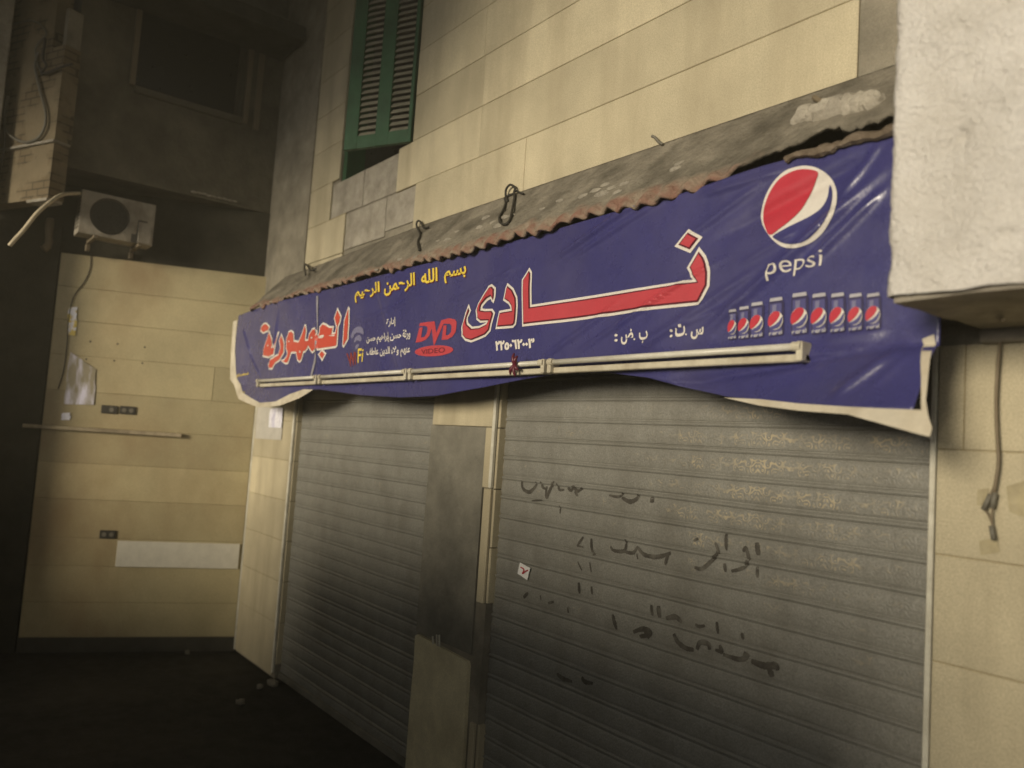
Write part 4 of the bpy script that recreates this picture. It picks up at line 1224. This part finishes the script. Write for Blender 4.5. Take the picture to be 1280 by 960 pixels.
for dx, dz in ((-.03, -.05), (.012, -.06), (.035, -.03), (-.01, .06), (.02, .045)):
    tube(bm, catmull([rp + Vector((0, 0, 0)), rp + Vector((dx * .6, -.012, dz * .5)), rp + Vector((dx, -.004, dz))], 4), [.012, .012, .012, .011, .010, .009, .008, .006, .004], 6)
tag(obj('red_rag', bm, M['p_dark'], smooth=True, base=rp), 'dark red rag tied round the tube light under the telephone number', 'rag')

# ------------------------------------------------------------------ wires and hooks on the canopy
def cyp(px, py, y=0):
    a = onP(px, py, Vector((0, 0, 3.735)) + CN * .022, CN); b_ = onY(px, py, -.03)
    return a if (a - CAM).length < (b_ - CAM).length and a.y < -.03 else b_
cable('wire_loop', [cyp(x, y, -.06 - .10 * max(0, (y - 238)) / 40) for x, y in ((634,252),(632,244),(633,236),(638,231),(643,234),(643,241),(636,244),(631,248),(632,254),(628,264),(624,272),(626,279),(632,280),(637,275),(640,262),(643,246),(643,238),(648,240),(654,242))], .0075, M['wire'], 'black wire bent into a long dangling loop above the big red word', 'wire', 'wire ties along the canopy', n=5)
cable('wire_hook', [cyp(x, y, -.05 - .06 * max(0, (y - 284)) / 25) for x, y in ((524,313),(522,303),(525,293),(521,284),(521,278),(524,276),(527,280),(530,285),(536,284))], .0075, M['wire'], 'short wire hook by the bare cement patch under the green window', 'wire', 'wire ties along the canopy', n=5)
cable('wire_stub', [cyp(x, y, -.05) for x, y in ((382,344),(381,331),(384,332),(389,338),(395,336))], .008, M['wire'], 'small wire stub poking up at the far left end of the canopy', 'wire', 'wire ties along the canopy', n=5)
cable('bent_nail', [cyp(x, y, -.05) for x, y in ((815,170),(819,172),(823,177),(828,180))], .008, M['cable_grey'], 'bent nail sticking out where the tile meets the middle of the canopy', 'nail', n=5)
cable('iron_bar_end', [cyp(x, y, -.10) for x, y in ((1018,122),(1026,127),(1037,133))], .012, M['cable_brown'], 'rusty iron bar end poking out above the mortar lump near the white balcony', 'iron bar', n=6)

# hanging cable at the right
hc = empty('hanging_cable', onY(1250, 420, -.03), 'brown flex hanging down the cream tiles from the balcony underside, with frayed connectors', 'cable')
pts = [onY(x, y, -.035) for x, y in ((1252,404),(1250,424),(1247,460),(1245,500),(1246,540),(1248,575),(1245,600),(1243,612))]
cable('flex', [onZ(1254, 400, 2.66)] + pts, .006, M['cable_brown'], None, parent=hc)
cable('flex_tail', [onY(x, y, -.03) for x, y in ((1245,600),(1240,614),(1234,624),(1230,634),(1236,645),(1240,655))], .0035, M['cable_brown'], None, parent=hc)
cable('flex_tail', [onY(x, y, -.03) for x, y in ((1243,612),(1243,625),(1240,640),(1240,655),(1241,664))], .0035, M['cable_brown'], None, parent=hc)
for pa, pb in (((1238,618),(1229,637)), ((1244,616),(1240,635)), ((1239,657),(1242,675))):
    bm = NB(); tube(bm, [onY(*pa, -.032), onY(*pb, -.032)], .0085, 8)
    obj('connector', bm, M['cable_grey'], hc, smooth=True)

# sticker writing (red)
stc = [onY(x, y, SH_Y - .018) for x, y in ((651,709),(655,712),(653,717),(657,714),(660,713))]
bm = NB(); tube(bm, catmull(stc, 4), .004, 4)
tag(obj('sticker_writing', bm, M['p_red'], st_), None)

# ------------------------------------------------------------------ litter
def litter(px, py, s, mt, label, seed, z=.0):
    p = onZ(px, py, 0)
    bm = NB(); lump(bm, (p.x, p.y, s[2] * .9), s, seed, 3)
    for v in bm.verts: v.co += Vector((hn(v.index + seed) - .5, hn(v.index * 2.3 + seed) - .5, hn(v.index * 3.1 + seed) - .5)) * s[2] * .7
    tag(obj('crumpled_paper', bm, mt, base=(p.x, p.y, 0)), label, 'litter', 'litter on the dark ground')
litter(341, 857, (.07, .04, .025), M['cement'], 'largest scrap of crumpled pale paper on the dark ground before the far shutter', 1)
litter(325, 861, (.03, .025, .02), M['cement'], 'small pale scrap on the ground touching the left of the largest crumpled paper', 5)
litter(300, 880, (.05, .035, .018), M['cement'], 'dull scrap on the dark ground nearest the viewer', 9)
litter(234, 818, (.022, .02, .022), M['cement'], 'small pale scrap at the foot of the tiled side wall', 13)

# ------------------------------------------------------------------ unseen shapes added behind the viewer to shade the facade and ground
bm = NB(); box(bm, -16, -5.7, -8.2, -7.9, 0, 2.0)
tag(obj('opposite_wall', bm, M['opposite'], base=(-8, -8, 0)), 'plain rendered wall on the opposite side of the street', 'wall')
oh = empty('opposite_house', (-18, -10, 0), 'tall house across the street with an upper storey jutting over the alley', 'house')  # added block, its storey and bay shaped to darken the upper facade
bm = NB(); box(bm, -24, -15.2, -12, -5.5, 0, 14); obj('wall', bm, M['opposite'], oh)  # main body of the added block
bm = NB(); box(bm, -15.19, -3.3, -8.49, -5.5, 5.45, 14); obj('upper_storey', bm, M['opposite'], oh)
bm = NB(); box(bm, -3.295, 1.2, -8.4, -5.6, 6.5, 14); obj('upper_bay', bm, M['opposite'], oh)
tk = empty('parked_truck', (-3, -6, 0), 'high sided delivery truck parked across the street', 'truck')  # added blocker, sized to darken the lower shutters
bm = NB(); box(bm, -4.15, -.1, -7.2, -5.2, .03, BLOCKER_H, bev=.04); obj('cargo_box', bm, M['cement'], tk)
bm = NB(); box(bm, -5.8, -4.2, -7.1, -5.3, .2, 2.45, bev=.15); obj('cab', bm, M['cement'], tk)
for x in (-5.0, -1.5):
    for y in (-7.3, -5.1):
        bm = NB(); tube(bm, [(x, y - .12, .45), (x, y + .12, .45)], .45, 24); obj('wheel', bm, M['socket'], tk)

# ------------------------------------------------------------------ thin haze added to lift the darks like a window-glass veil
hm = bpy.data.materials.new('dusty_air'); hm.use_nodes = True
hn_ = hm.node_tree
for n_ in list(hn_.nodes):
    if n_.type == 'BSDF_PRINCIPLED': hn_.nodes.remove(n_)
pv = hn_.nodes.new('ShaderNodeVolumePrincipled')
pv.inputs['Color'].default_value = (.92, .86, .66, 1)
pv.inputs['Density'].default_value = HAZE
hn_.links.new(pv.outputs[0], [n_ for n_ in hn_.nodes if n_.type == 'OUTPUT_MATERIAL'][0].inputs['Volume'])
bm = NB(); box(bm, -27, 27, -27, 27, -1, 14.5)
tag(obj('haze', bm, hm), kind='stuff')

# ------------------------------------------------------------------ loose pieces of one kind become objects of their own
def split_loose(o):
    me = o.data
    bm = NB(); bm.from_mesh(me)
    seen = {}; groups = []
    for v in bm.verts:
        if v in seen: continue
        st = [v]; seen[v] = 1; g = []
        while st:
            q = st.pop(); g.append(q.index)
            for e in q.link_edges:
                w_ = e.other_vert(q)
                if w_ not in seen: seen[w_] = 1; st.append(w_)
        groups.append(set(g))
    bm.free()
    for k, g in enumerate(groups[1:] + groups[:1]):
        bm = NB(); bm.from_mesh(me)
        bmesh.ops.delete(bm, geom=[v for v in bm.verts if v.index not in g], context='VERTS')
        m2 = bpy.data.meshes.new(o.name); bm.to_mesh(m2); bm.free()
        for mt in me.materials: m2.materials.append(mt)
        if k == len(groups) - 1: o.data = m2
        else:
            c = o.copy(); c.data = m2; col.objects.link(c)
for o in list(col.objects):
    if o.type == 'MESH' and o.name.split('.')[0] in ('reveal_tile', 'pier_strip_tile', 'anchor_pin', 'drill_hole', 'mortar_lump', 'mortar_crumb', 'window_jamb', 'bare_patch', 'plaster_ledge', 'outlet', 'broken_edge', 'far_lettering_counter'):
        split_loose(o)
